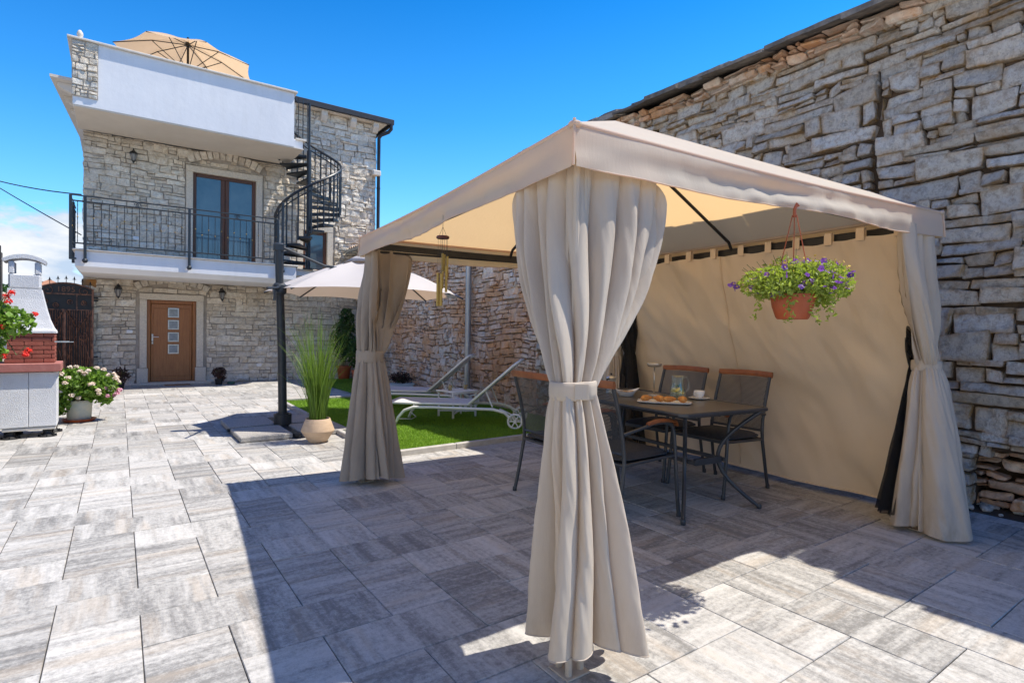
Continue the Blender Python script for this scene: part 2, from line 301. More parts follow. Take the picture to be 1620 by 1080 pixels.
class MB:
    def __init__(s): s.v = []; s.f = []; s.r = []; s.n = 0; s.cur = 0.0
    def add(s, V, F, r=None):
        V = np.asarray(V, float).reshape(-1, 3)
        o = s.n; s.v.append(V); s.n += len(V)
        for i, q in enumerate(F):
            s.f.append([int(k)+o for k in q]); s.r.append(s.cur if r is None else (r[i] if hasattr(r, '__len__') else r))
    def box(s, lo, hi, ch=0, M4=None):
        x0, y0, z0 = lo; x1, y1, z1 = hi
        if ch <= 0:
            V = [(x, y, z) for z in (z0, z1) for y in (y0, y1) for x in (x0, x1)]
            F = [(0, 2, 3, 1), (4, 5, 7, 6), (0, 1, 5, 4), (2, 6, 7, 3), (0, 4, 6, 2), (1, 3, 7, 5)]
        else:
            c = min(ch, (x1-x0)/2.1, (y1-y0)/2.1, (z1-z0)/2.1); V = []; idx = {}
            for a, X in ((0, (x0, x1)), ):
                pass
            for i in (0, 1):
                for j in (0, 1):
                    for k in (0, 1):
                        X = (x0, x1)[i]; Y = (y0, y1)[j]; Z = (z0, z1)[k]; sx = c*(1 if i == 0 else -1); sy = c*(1 if j == 0 else -1); sz = c*(1 if k == 0 else -1)
                        idx[i, j, k, 0] = len(V); V.append((X, Y+sy, Z+sz))
                        idx[i, j, k, 1] = len(V); V.append((X+sx, Y, Z+sz))
                        idx[i, j, k, 2] = len(V); V.append((X+sx, Y+sy, Z))
            F = []
            for i in (0, 1): F.append([idx[i, 0, 0, 0], idx[i, 1, 0, 0], idx[i, 1, 1, 0], idx[i, 0, 1, 0]][::(-1 if i == 0 else 1)])
            for j in (0, 1): F.append([idx[0, j, 0, 1], idx[1, j, 0, 1], idx[1, j, 1, 1], idx[0, j, 1, 1]][::(1 if j == 0 else -1)])
            for k in (0, 1): F.append([idx[0, 0, k, 2], idx[1, 0, k, 2], idx[1, 1, k, 2], idx[0, 1, k, 2]][::(-1 if k == 0 else 1)])
            for j in (0, 1):
                for k in (0, 1): F.append([idx[0, j, k, 1], idx[1, j, k, 1], idx[1, j, k, 2], idx[0, j, k, 2]])
            for i in (0, 1):
                for k in (0, 1): F.append([idx[i, 0, k, 0], idx[i, 1, k, 0], idx[i, 1, k, 2], idx[i, 0, k, 2]])
            for i in (0, 1):
                for j in (0, 1): F.append([idx[i, j, 0, 0], idx[i, j, 1, 0], idx[i, j, 1, 1], idx[i, j, 0, 1]])
            for q in [(i, j, k) for i in (0, 1) for j in (0, 1) for k in (0, 1)]: F.append([idx[(*q, 0)], idx[(*q, 1)], idx[(*q, 2)]])
        if M4 is not None: V = [tuple(M4 @ Vector(v)) for v in V]
        s.add(V, F); return s
    def obox(s, c, size, rz=0, rx=0, ry=0, ch=0):
        m = Matrix.Translation(Vector(c)) @ Matrix.Rotation(rz, 4, 'Z') @ Matrix.Rotation(ry, 4, 'Y') @ Matrix.Rotation(rx, 4, 'X')
        h = [k/2 for k in size]; return s.box([-k for k in h], h, ch, m)
    def tube(s, pts, r, n=10, closed=False, cap=True):
        P = [Vector(p) for p in pts]; m = len(P); rr = r if hasattr(r, '__len__') else [r]*m
        T = []
        for i in range(m):
            a = P[i-1] if (i > 0 or closed) else P[i]; b = P[(i+1) % m] if (i < m-1 or closed) else P[i]
            T.append((b-a).normalized())
        up = Vector((0, 0, 1)) if abs(T[0].z) < .9 else Vector((1, 0, 0))
        nrm = (up-T[0]*up.dot(T[0])).normalized(); V = []
        for i in range(m):
            nrm = (nrm-T[i]*nrm.dot(T[i])).normalized(); bi = T[i].cross(nrm)
            for k in range(n):
                a = 2*math.pi*k/n; V.append(P[i]+(nrm*math.cos(a)+bi*math.sin(a))*rr[i])
        F = [(i*n+k, i*n+(k+1) % n, ((i+1) % m)*n+(k+1) % n, ((i+1) % m)*n+k) for i in range(m if closed else m-1) for k in range(n)]
        if cap and not closed: F += [tuple(range(n))[::-1], tuple((m-1)*n+k for k in range(n))]
        s.add([tuple(v) for v in V], F); return s
    def lathe(s, prof, c=(0, 0, 0), n=28, sy=1):
        V = []
        for r, z in prof:
            for k in range(n):
                a = 2*math.pi*k/n; V.append((c[0]+r*math.cos(a), c[1]+r*math.sin(a)*sy, c[2]+z))
        F = [(i*n+k, i*n+(k+1) % n, (i+1)*n+(k+1) % n, (i+1)*n+k) for i in range(len(prof)-1) for k in range(n)]
        if prof[0][0] > 1e-4: F.append(tuple(range(n))[::-1])
        if prof[-1][0] > 1e-4: F.append(tuple((len(prof)-1)*n+k for k in range(n)))
        s.add(V, F); return s
    def prism(s, poly, h0, h1, axis='z'):
        n = len(poly)
        def m(u, v, h): return {'z': (u, v, h), 'y': (u, h, v), 'x': (h, u, v)}[axis]
        V = [m(u, v, h0) for u, v in poly]+[m(u, v, h1) for u, v in poly]
        s.add(V, [tuple(range(n))[::-1], tuple(range(n, 2*n))]+[(i, (i+1) % n, n+(i+1) % n, n+i) for i in range(n)]); return s
    def grid(s, G, wrap=False):
        G = np.asarray(G, float); a, b = G.shape[:2]; F = []
        for i in range(a-1):
            for j in range(b if wrap else b-1): F.append((i*b+j, i*b+(j+1) % b, (i+1)*b+(j+1) % b, (i+1)*b+j))
        s.add(G.reshape(-1, 3), F); return s
    def ball(s, c, r, n=10, sz=1):
        s.lathe([(max(1e-5, r*math.sin(math.pi*i/(n//2+1))), -r*sz*math.cos(math.pi*i/(n//2+1))) for i in range(n//2+2)], c, n); return s
    def build(s, name, m, parent=None, smooth=False, auto=False, loc=None):
        me = bpy.data.meshes.new(name); V = np.concatenate(s.v) if s.v else np.zeros((0, 3))
        if loc is not None: V = V-np.array(loc)
        me.from_pydata(V.tolist(), [], s.f); me.update()
        at = me.attributes.new('rnd', 'FLOAT', 'FACE'); at.data.foreach_set('value', np.array(s.r, dtype=np.float32))
        if isinstance(m, str): m = M[m]
        me.materials.append(m)
        if smooth or auto: me.polygons.foreach_set('use_smooth', [True]*len(me.polygons))
        if auto:
            try: me.set_sharp_from_angle(angle=R_(38))
            except Exception: pass
        o = bpy.data.objects.new(name, me); col.objects.link(o)
        if loc is not None: o.location = loc
        if parent is not None:
            o.parent = parent
        return o

def fastmesh(name, V, F, m, parent=None, rnd=None, smooth=False):
    """V (n,3), F (m,k) uniform polygons"""
    V = np.asarray(V, np.float32); F = np.asarray(F, np.int32); k = F.shape[1]
    me = bpy.data.meshes.new(name); me.vertices.add(len(V)); me.vertices.foreach_set('co', V.ravel())
    me.loops.add(F.size); me.loops.foreach_set('vertex_index', F.ravel())
    me.polygons.add(len(F)); me.polygons.foreach_set('loop_start', np.arange(0, F.size, k, dtype=np.int32))
    me.polygons.foreach_set('use_smooth', np.full(len(F), bool(smooth)))
    me.update(calc_edges=True); me.validate()
    if rnd is not None:
        at = me.attributes.new('rnd', 'FLOAT', 'FACE'); at.data.foreach_set('value', np.asarray(rnd, np.float32))
    me.materials.append(M[m] if isinstance(m, str) else m)
    o = bpy.data.objects.new(name, me); col.objects.link(o)
    if parent is not None: o.parent = parent
    return o

def thing(name, label, cat, loc=(0, 0, 0), rz=0, group=None):
    o = bpy.data.objects.new(name, None); o.empty_display_size = .1; col.objects.link(o)
    o.location = loc; o.rotation_euler = (0, 0, rz); tag(o, label, cat, group); return o
def tag(o, label, cat, group=None):
    o['label'] = label; o['category'] = cat
    if group: o['group'] = group
    return o
def struct(o): o['kind'] = 'structure'; return o
def world_parent(o, p):
    """parent keeping world coordinates written in the mesh (parent only translated/rotated)"""
    o.parent = p; o.matrix_parent_inverse = Matrix.LocRotScale(p.location, p.rotation_euler, None).inverted(); return o

def leaves(name, P, size, m, parent=None, aspect=.5, up=.5, seed=1, N=None, fold=.25, jit=.35, world=False):
    r = np.random.default_rng(seed); n = len(P); P = np.asarray(P, float)
    nd = r.normal(size=(n, 3)); nd[:, 2] = nd[:, 2]*.6+up*1.5
    if N is not None: nd = nd*.6+np.asarray(N)*1.2
    nd /= np.linalg.norm(nd, axis=1)[:, None]
    a = r.normal(size=(n, 3)); a -= nd*(a*nd).sum(1)[:, None]; a /= np.linalg.norm(a, axis=1)[:, None]; b = np.cross(nd, a)
    s = (size*(1+jit*r.uniform(-1, 1, n)))[:, None]
    tip = P+a*s*.6-nd*s*.12; base = P-a*s*.5; L = P+b*s*aspect*.5+nd*s*fold*.25+a*s*.02; Rr = P-b*s*aspect*.5+nd*s*fold*.25+a*s*.02
    mid2 = P+a*s*.3
    L2 = mid2+b*s*aspect*.36+nd*s*fold*.15; R2 = mid2-b*s*aspect*.36+nd*s*fold*.15
    V = np.stack([base, L, L2, tip, R2, Rr], 1).reshape(-1, 3); i = np.arange(n)[:, None]*6
    F = np.concatenate([i+np.array([0, 1, 2, 3]), i+np.array([0, 3, 4, 5])], 0)
    q = r.uniform(0, 1, n)
    return fastmesh(name, V, F, m, parent, np.concatenate([q, q]))
def blob(n, c, r, seed, shell=.35):
    g = np.random.default_rng(seed); d = g.normal(size=(n, 3)); d /= np.linalg.norm(d, axis=1)[:, None]
    return np.array(c)+d*(shell+(1-shell)*g.uniform(0, 1, (n, 1))**.4)*np.array(r)
# ================================================================ SETTING
b = MB(); b.prism([(-150, -150), (150, -150), (150, 200), (-150, 200)], -.35, -.034)
struct(b.build('ground', 'gravel_ground'))

# paving slabs laid in a 2:1 herringbone, each its own slab with a chamfered arris
def paving():
    V = []; F = []; rn = []; ori = []; m = .3; g_ = .0019; ch = .0022
    x0, y0 = -.2218, 2.8645
    r = np.random.default_rng(3)
    def slab(a, bb, w_, h_, o):
        X0 = x0+a*m+g_; X1 = x0+(a+w_)*m-g_; Y0 = y0+bb*m+g_; Y1 = y0+(bb+h_)*m-g_
        if X1 < -8 or X0 > 5.0 or Y1 < -6 or Y0 > 14.35: return
        X1 = min(X1, 5.02); Y1 = min(Y1, 14.38)
        if X1-X0 < .02 or Y1-Y0 < .02: return
        z = r.uniform(-.0012, .0012); tl = r.uniform(-.0016, .0016, 2); k = len(V)
        for (cx, cy, dz) in ((0, 0, 0), (1, 0, 0), (1, 1, 0), (0, 1, 0)):
            V.append((X0+ch if cx == 0 else X1-ch, Y0+ch if cy == 0 else Y1-ch, z+tl[0]*(cx-.5)+tl[1]*(cy-.5)))
        for (cx, cy) in ((0, 0), (1, 0), (1, 1), (0, 1)): V.append((X0 if cx == 0 else X1, Y0 if cy == 0 else Y1, z-.003))
        for (cx, cy) in ((0, 0), (1, 0), (1, 1), (0, 1)): V.append((X0 if cx == 0 else X1, Y0 if cy == 0 else Y1, -.03))
        fs = [(0, 1, 2, 3)]+[(4+i, 4+(i+1) % 4, (i+1) % 4, i) for i in range(4)]+[(8+i, 8+(i+1) % 4, 4+(i+1) % 4, 4+i) for i in range(4)]
        q = r.uniform()
        for f in fs: F.append([k+i for i in f]); rn.append(q); ori.append(o)
    for n in range(-60, 60):
        for p_ in range(-30, 30):
            # H slab at (n+4p, -n); V slab hangs below it
            slab(n+4*p_, -n, 2, 1, 1.0); slab(n+4*p_, -n-2, 1, 2, 0.0)
    o = fastmesh('paving', V, F, 'paver', rnd=rn)
    at = o.data.attributes.new('ori', 'FLOAT', 'FACE'); at.data.foreach_set('value', np.array(ori, np.float32))
    struct(o)
paving()
b = MB(); b.box((-8, -6, -.033), (5.02, 14.38, -.007)); struct(b.build('paving_joint_sand', mat('dark_joint_sand', (.05, .047, .045), None, 1)))
b = MB(); b.box((5.0, -6, -.033), (5.4, 14.3, -.012)); struct(b.build('earth_strip', 'dark_gap'))

# artificial turf with kerb
turf_poly = [(2.25, 5.19), (5.08, 5.33), (5.08, 9.95), (2.25, 9.95), (2.17, 6.3)]
b = MB(); b.prism(turf_poly, .004, .018); b.prism([(3.75, 10.75), (5.08, 10.7), (5.08, 14.0), (3.75, 14.0)], .004, .018)
struct(b.build('turf_mat', 'turf_base'))
def inpoly(x, y, P):
    c = np.zeros(len(x), bool); n = len(P)
    for i in range(n):
        x1, y1 = P[i]; x2, y2 = P[(i+1) % n]
        t_ = ((y1 > y) != (y2 > y)) & (x < (x2-x1)*(y-y1)/(y2-y1+1e-12)+x1); c ^= t_
    return c
def turf():
    r = np.random.default_rng(2); n = 120000
    x = r.uniform(2.1, 5.08, n); y = 5.1+5.0*r.uniform(0, 1, n)**1.35
    k = inpoly(x, y, turf_poly); x = x[k]; y = y[k]
    n2 = 12000; x = np.concatenate([x, r.uniform(3.76, 5.07, n2)]); y = np.concatenate([y, r.uniform(10.76, 13.9, n2)]); n = len(x)
    a = r.uniform(0, 6.28, n); h = r.uniform(.018, .034, n); w_ = .0035; ln = r.normal(0, .011, (n, 2))
    B = np.stack([x, y, np.full(n, .016)], 1); dx = np.stack([np.cos(a)*w_, np.sin(a)*w_, np.zeros(n)], 1)
    T = B+np.stack([ln[:, 0], ln[:, 1], h], 1)
    V = np.stack([B-dx, B+dx, T], 1).reshape(-1, 3); F = np.arange(3*n).reshape(-1, 3)
    o = fastmesh('turf_grass', V, F, 'turf', rnd=r.uniform(0, 1, n)); o['kind'] = 'stuff'; o['label'] = 'short bright green artificial turf blades'; o['category'] = 'grass'
turf()
kb = thing('kerb', 'low pale stone kerb edging the artificial turf', 'kerb', (0, 0, 0))
def kerbline(a, c, n):
    a = Vector((*a, 0)); c = Vector((*c, 0)); L = (c-a).length; d = (c-a)/L; ang = math.atan2(d.y, d.x)
    for i in range(n):
        m_ = a+d*(L*(i+.5)/n); q = MB(); q.obox((m_.x, m_.y, .022), (L/n-.004, .06, .07), rz=ang, ch=.007); q.build('kerb_stone', 'kerb', kb)
kerbline((2.22, 5.15), (5.02, 5.29), 4); kerbline((2.14, 6.25), (2.225, 5.2), 1); kerbline((2.235, 9.97), (2.14, 6.29), 4); kerbline((2.26, 9.99), (5.0, 9.99), 3)

# ---------------------------------------------------------------- stone packing
def pack(u0, v0, u1, v1, hr, wr, seed, layer=.45):
    r = np.random.default_rng(seed); out = []
    v = v0
    while v < v1-1e-6:
        h = r.uniform(*hr); h = min(h, v1-v)
        if v1-(v+h) < hr[0]*.6: h = v1-v
        u = u0-r.uniform(0, wr[0])
        while u < u1:
            w_ = r.uniform(*wr)*(1 if r.random() < .8 else 1.5); a = max(u, u0); c = min(u+w_, u1)
            if u1-c < wr[0]*.4: c = u1
            if c-a > .03:
                if r.random() < layer and h > hr[0]*1.15:
                    k = r.uniform(.3, .7); vm = v+h*k
                    for (q0, q1) in ((v, vm), (vm, v+h)):
                        if r.random() < .55 and (c-a) > wr[0]: 
                            mth = a+(c-a)*r.uniform(.3, .7); out += [(a, q0, mth, q1), (mth, q0, c, q1)]
                        else: out.append((a, q0, c, q1))
                elif r.random() < .25 and (c-a) > wr[0]*1.3:
                    k = a+(c-a)*r.uniform(.55, .8); vm = v+h*r.uniform(.35, .65)
                    out += [(a, v, k, v+h), (k, v, c, vm), (k, vm, c, v+h)]
                else: out.append((a, v, c, v+h))
            u = c if c > u else u+w_
            if c >= u1: break
        v += h
    return out
def cut(rects, op):
    a0, b0, a1, b1 = op; out = []
    for (u0, v0, u1, v1) in rects:
        if u1 <= a0 or u0 >= a1 or v1 <= b0 or v0 >= b1: out.append((u0, v0, u1, v1)); continue
        if u0 < a0: out.append((u0, v0, a0, v1))
        if u1 > a1: out.append((a1, v0, u1, v1))
        m0 = max(u0, a0); m1 = min(u1, a1)
        if v0 < b0: out.append((m0, v0, m1, b0))
        if v1 > b1: out.append((m0, b1, m1, v1))
    return [q for q in out if q[2]-q[0] > .02 and q[3]-q[1] > .02]
def rimmed(o):
    a = o.data.attributes.new('rim', 'FLOAT', 'POINT'); a.data.foreach_set('value', RIM.astype(np.float32)); return o
def stones(rects, gap, depth, res, rough, seed, warp=.03, wf=.8, edge=.018, protr=.02, jit=.25, tiltv=0):
    """returns V(u,v,d), quads, rnd"""
    r = np.random.default_rng(seed); VV = []; FF = []; RR = []; RM = []; o = 0
    for (u0, v0, u1, v1) in rects:
        w_, h = u1-u0, v1-v0; nx = max(2, int(math.ceil(w_/res))); ny = max(2, int(math.ceil(h/res)))
        s = np.concatenate([[0], np.linspace(min(edge/w_, .3), 1-min(edge/w_, .3), nx), [1]])
        q = np.concatenate([[0], np.linspace(min(edge/h, .3), 1-min(edge/h, .3), ny), [1]])
        S, Q = np.meshgrid(s, q)
        j = r.uniform(-1, 1, (4, 2))*jit*min(w_, h, .2)*.35
        g1 = gap*r.uniform(.5, 1.6); a0, a1, b0, b1 = u0+g1/2, u1-g1/2, v0+g1/2, v1-g1/2
        C = np.array([[a0, b0], [a1, b0], [a1, b1], [a0, b1]])+j*[[.5, .7]]
        P = ((1-S)*(1-Q))[..., None]*C[0]+(S*(1-Q))[..., None]*C[1]+(S*Q)[..., None]*C[2]+((1-S)*Q)[..., None]*C[3]
        # clip corners: pull corner verts toward the centre
        rim = (S == 0) | (S == 1) | (Q == 0) | (Q == 1); cor = ((S == 0) | (S == 1)) & ((Q == 0) | (Q == 1))
        ctr = P.mean((0, 1)); P[cor] += (ctr-P[cor])/np.linalg.norm(ctr-P[cor], axis=1)[:, None]*edge*r.uniform(.4, 1.4, (cor.sum(), 1))
        pr = r.uniform(-1, 1)*protr; tx, ty = r.uniform(-1, 1, 2)*protr*.6
        D = np.full(S.shape, depth)+pr+tx*(S-.5)*2+ty*(Q-.5)*2; D[rim] -= edge*.75
        G = np.dstack([P, D]); n0 = G.shape[0]*G.shape[1]; VV.append(G.reshape(-1, 3)); r1 = np.zeros(S.shape); r1[rim] = 1; r1[1:-1, 1:-1] = np.where((np.minimum(np.minimum(np.arange(1, S.shape[0]-1)[:, None], S.shape[0]-1-np.arange(1, S.shape[0]-1)[:, None]), np.minimum(np.arange(1, S.shape[1]-1)[None], S.shape[1]-1-np.arange(1, S.shape[1]-1)[None])) <= 1), .75, 0); RM.append(r1.ravel())
        a, c = G.shape[:2]; I = np.arange(n0).reshape(a, c)+o
        FF.append(np.stack([I[:-1, :-1], I[:-1, 1:], I[1:, 1:], I[1:, :-1]], -1).reshape(-1, 4))
        ring = np.concatenate([I[0, :], I[1:, -1], I[-1, -2::-1], I[-2:0:-1, 0]])
        rp = G.reshape(-1, 3)[ring-o].copy(); rp[:, 2] = -.02; VV.append(rp); RM.append(np.ones(len(rp))); k = len(ring); R2 = np.arange(k)+o+n0
        FF.append(np.stack([np.roll(ring, -1), ring, R2, np.roll(R2, -1)], -1)); RR.append(np.full(len(FF[-1])+len(FF[-2]), r.uniform())); o += n0+k
    V = np.concatenate(VV); F = np.concatenate(FF); Rn = np.concatenate(RR)
    front = V[:, 2] > -.01
    wv = fbm(np.stack([V[:, 0]*wf, V[:, 1]*wf, np.zeros(len(V))], 1), seed, 3)*warp
    wu = fbm(np.stack([V[:, 0]*wf*1.7, V[:, 1]*wf*1.7, np.ones(len(V))*9], 1), seed+5, 3)*warp*.6
    V2 = V.copy(); V2[:, 1] += wv; V2[:, 0] += wu
    nz = fbm(np.stack([V2[:, 0]*9, V2[:, 1]*13, V[:, 2]*3], 1), seed+9, 3)*rough+vnoise(np.stack([V2[:, 0]*34, V2[:, 1]*40, V[:, 2]*3], 1), seed+2)*rough*.35
    V2[:, 2] += np.where(front, nz, 0)
    jw = vnoise(np.stack([V2[:, 0]*22, V2[:, 1]*22, V2[:, 2]*5+7], 1), seed+3)*gap*.35; V2[:, 1] += jw; V2[:, 0] += vnoise(V2*21+3, seed+4)*gap*.35
    global RIM; RIM = np.concatenate(RM)
    return V2, F, Rn

# ================================================================ NEAR BARN WALL (dry stone, plane x = 5.12 facing -x)
barn = thing('stone_barn', 'tall old barn with rough pale dry-stone wall and stone slab eave, behind the gazebo', 'building', (5.12, 2.5, 0))
def put(o, p): return world_parent(o, p)
YB0, YB1, ZB = -1.6, 6.6, 3.86
rc = pack(YB0, 0, YB1, ZB, (.08, .205), (.14, .50), 11, .6)
rc = cut(rc, (1.0, 0, 1.40, .40)); rc = cut(rc, (1.06, .38, 1.30, .47)); rc = cut(rc, (2.06, 2.0, 2.10, 3.3))
V, F, Rn = stones(rc, .008, .10, .032, .012, 21, warp=.020, wf=.9, edge=.006, protr=.032, jit=.8)
W_ = np.stack([5.12+.06-V[:, 2], V[:, 0], V[:, 1]], 1)
# the wall leans a little and bulges
W_[:, 0] += .02*fbm(np.stack([W_[:, 1]*.5, W_[:, 2]*.7, W_[:, 1]*0], 1), 3, 2)
put(rimmed(fastmesh('wall', W_, F[:, ::-1], 'drystone', rnd=Rn)), barn)
b = MB(); 
for (a, c, z0, z1) in ((YB0, .98, 0, ZB), (1.42, YB1, 0, ZB), (.98, 1.42, .44, ZB)): b.box((5.15, a, z0), (5.5, c, z1))
b.box((5.5, YB0, 0), (9.5, YB1, ZB)); put(b.build('wall_core', 'dark_gap'), barn)
rc = pack(.92, 0, 1.50, .52, (.06, .13), (.08, .24), 77, .3)
V, F, Rn = stones(rc, .022, .05, .04, .022, 78, warp=.02, edge=.012, protr=.05, jit=1.0)
put(rimmed(fastmesh('recess_rubble', np.stack([5.30-V[:, 2], V[:, 0], V[:, 1]], 1), F[:, ::-1], 'rubblewall', rnd=Rn)), barn)
# roof of heavy stone slabs
b = MB(); r = np.random.default_rng(4)
for lay in range(4):
    y = YB0-.1; 
    while y < YB1+.1:
        w_ = r.uniform(.18, .62); th = r.uniform(.026, .06); ox = lay*.24+r.uniform(-.07, .05); b.cur = r.uniform()
        z = ZB+.0+lay*.05+r.uniform(-.016, .018)
        pts = [(5.12-.31+ox+r.uniform(-.03, .03), y+.004), (5.12-.31+ox+r.uniform(-.04, .04), y+w_*.5), (5.12-.31+ox+r.uniform(-.03, .03), y+w_-.004), (5.12+.55+ox, y+w_-.004), (5.12+.55+ox, y+.004)]
        n = len(pts); tilt = r.uniform(.03, .09)
        Vv = [(x, yy, z+(x-4.9)*.30) for x, yy in pts]+[(x, yy, z+th+(x-4.9)*.30) for x, yy in pts]
        b.add(Vv, [tuple(range(n))[::-1], tuple(range(n, 2*n))]+[(i, (i+1) % n, n+(i+1) % n, n+i) for i in range(n)]); y += w_
b.add([(5.55, YB0, ZB+.24), (5.55, YB1, ZB+.24), (9.6, YB1, ZB+1.6), (9.6, YB0, ZB+1.6), (5.55, YB0, ZB), (5.55, YB1, ZB), (9.6, YB1, ZB), (9.6, YB0, ZB)], [(0, 3, 2, 1), (0, 4, 7, 3), (1, 2, 6, 5), (2, 3, 7, 6), (0, 1, 5, 4)])
put(b.build('roof', 'slab_roof'), barn)
# eave course of small brown packing stones
rc = pack(YB0, ZB-.13, YB1, ZB+.02, (.05, .08), (.10, .3), 5, .3)
V, F, Rn = stones(rc, .016, .13, .06, .016, 6, warp=.01, edge=.014, protr=.05, jit=.8)
put(rimmed(fastmesh('packing_course', np.stack([5.12+.02-V[:, 2], V[:, 0], V[:, 1]], 1), F[:, ::-1], 'rubblewall', rnd=Rn)), barn)
# loose rubble at the foot of the wall
V = []; b = MB()
for i in range(90):
    y = r.uniform(-.6, 1.9) if i < 70 else r.uniform(1.9, 5); x = 5.03+r.uniform(0, .13) if not (.98 < y < 1.44) else 5.05+r.uniform(0, .35); s = r.uniform(.015, .055)
    b.cur = r.uniform(); b.obox((x, y, s*.3), (s*r.uniform(.8, 2), s*r.uniform(.8, 2.2), s), rz=r.uniform(0, 3), rx=r.uniform(-.4, .4), ch=s*.25)
o = b.build('rubble', 'drystone'); o['kind'] = 'stuff'; o['label'] = 'loose stone rubble along the foot of the barn wall'; o['category'] = 'rubble'

# ================================================================ FAR RUBBLE WALL WITH LOW TILED ROOF
low = thing('low_outbuilding', 'low outbuilding with orange-stained rubble wall behind the turf, under old clay tiles', 'building', (5.1, 10.5, 0))
rc = pack(6.6, 0, 14.3, 3.25, (.07, .145), (.10, .29), 31, .4)
V, F, Rn = stones(rc, .012, .08, .055, .016, 41, warp=.035, wf=1.0, edge=.007, protr=.016, jit=.75)
put(rimmed(fastmesh('wall', np.stack([5.17-V[:, 2], V[:, 0], V[:, 1]], 1), F[:, ::-1], 'rubblewall', rnd=Rn)), low)
b = MB(); b.box((5.145, 6.61, 0), (8.5, 14.36, 3.25)); put(b.build('wall_core', 'earth_mortar'), low)
b = MB()
y = 6.62
while y < 14.3:
    for k in range(7):
        x0 = 4.86+k*.32; b.cur = r.uniform(); n = 6; th = [math.pi*i/n for i in range(n+1)]
        z0 = 3.30+(x0-4.86)*.33+r.uniform(0, .012); z1 = 3.30+(x0+.36-4.86)*.33
        ring0 = [(x0, y+.075-.07*math.cos(a), z0+.055*math.sin(a)+.012) for a in th]; ring1 = [(x0+.36, y+.075-.055*math.cos(a), z1+.042*math.sin(a)) for a in th]
        ring2 = [(x0, y+.075-.058*math.cos(a), z0+.043*math.sin(a)+.012) for a in th]
        b.add(ring0+ring1+ring2, [(i, i+1, n+2+i, n+1+i) for i in range(n)]+[(i+1, i, 2*n+2+i, 2*n+3+i) for i in range(n)])
    y += .155
b.add([(4.84, 6.62, 3.285), (4.84, 14.3, 3.285), (7.3, 14.3, 4.10), (7.3, 6.62, 4.10), (4.84, 6.62, 3.25), (4.84, 14.3, 3.25), (7.3, 14.3, 4.05), (7.3, 6.62, 4.05)], [(0, 3, 2, 1), (4, 5, 6, 7), (0, 1, 5, 4), (0, 4, 7, 3)])
put(b.build('roof', 'terracotta_tile'), low)
b = MB(); pr_ = [(4.80+.065*math.cos(a), 3.27+.065*math.sin(a)) for a in [math.pi+math.pi*i/8 for i in range(9)]]
G = [[(x, yy, z) for x, z in pr_] for yy in np.linspace(6.6, 14.35, 12)]; b.grid(G); b.grid([[(4.80+(x-4.80)*.9, yy, 3.272+(z-3.27)*.9) for x, z in pr_][::-1] for yy in np.linspace(6.6, 14.35, 12)])
b.tube([(4.735, 6.6, 3.272), (4.735, 14.35, 3.272)], .009, 6); put(b.build('gutter', 'zinc', smooth=True), low)
dp = MB(); dp.tube([(4.99, 8.46, .03), (4.99, 8.46, 3.1), (4.86, 8.46, 3.24)], .052, 18); dp.tube([(4.99, 8.46, 1.0), (4.99, 8.46, 1.03)], .057, 18); dp.tube([(4.99, 8.46, .10), (4.99, 8.46, .13)], .057, 18)
put(dp.build('downpipe', 'zinc', auto=True), low)

# ================================================================ STONE HOUSE (facade plane y = 14.4 facing -y)
YF = 14.4
house = thing('stone_house', 'two-storey pale stone house with white terrace parapet, balcony and brown front door', 'house', (2.5, YF, 0))
def H(o): return put(o, house)
rc = pack(-.61, 0, 5.58, 6.68, (.10, .185), (.16, .46), 51, .35)
ops = [(.30, 0, 1.62, 1.99), (1.18, 2.6, 2.80, 4.86), (3.55, 2.6, 4.50, 3.86), (-.61, 5.2, 3.2, 6.7)]
for op in ops: rc = cut(rc, op)
def arch(cx, z0, hw, rise, hgt, seed):
    """voussoirs of a segmental arch: returns parts and drops stones under it"""
    global rc
    Rr = (hw*hw+rise*rise)/(2*rise); cz = z0+rise-Rr; amax = math.asin(hw/Rr)
    keep = []
    for q in rc:
        mx, mz = (q[0]+q[2])/2, (q[1]+q[3])/2; d = math.hypot(mx-cx, mz-cz); a = math.atan2(mx-cx, mz-cz)
        if Rr-.01 < d < Rr+hgt+.01 and abs(a) < amax+.01: continue
        if abs(a) < amax+.02 and d > Rr-.06 and d < Rr+hgt+.06:
            pass
        keep.append(q)
    rc = keep
    n = int(2*hw/.115); mb = MB(); rr_ = np.random.default_rng(seed); ed = np.linspace(-amax, amax, n+1)+np.concatenate([[0], rr_.uniform(-.008, .008, n-1), [0]])
    for i in range(n):
        a0, a1 = ed[i]+.004, ed[i+1]-.004; r0 = Rr+rr_.uniform(-.005, .01); r1 = Rr+hgt+rr_.uniform(-.02, .02); mb.cur = rr_.uniform()
        P = [(cx+r0*math.sin(a0), cz+r0*math.cos(a0)), (cx+r0*math.sin(a1), cz+r0*math.cos(a1)), (cx+r1*math.sin(a1), cz+r1*math.cos(a1)), (cx+r1*math.sin(a0), cz+r1*math.cos(a0))]
        c0 = np.mean(P, 0); Pi = [tuple(c0+(np.array(p)-c0)*.88) for p in P]; y = YF-.088-rr_.uniform(0, .012)
        mb.add([(u, YF+.03, v) for u, v in P]+[(u, y+.012, v) for u, v in P]+[(u, y, v) for u, v in Pi], [(4+k, 4+(k+1) % 4, (k+1) % 4, k) for k in range(4)]+[(8+k, 8+(k+1) % 4, 4+(k+1) % 4, 4+k) for k in range(4)]+[(8, 9, 10, 11)][::1])
    H(mb.build('arch_stones', 'facade'))
arch(.97, 2.03, .66, .17, .15, 3); arch(1.99, 4.90, .72, .17, .17, 4)
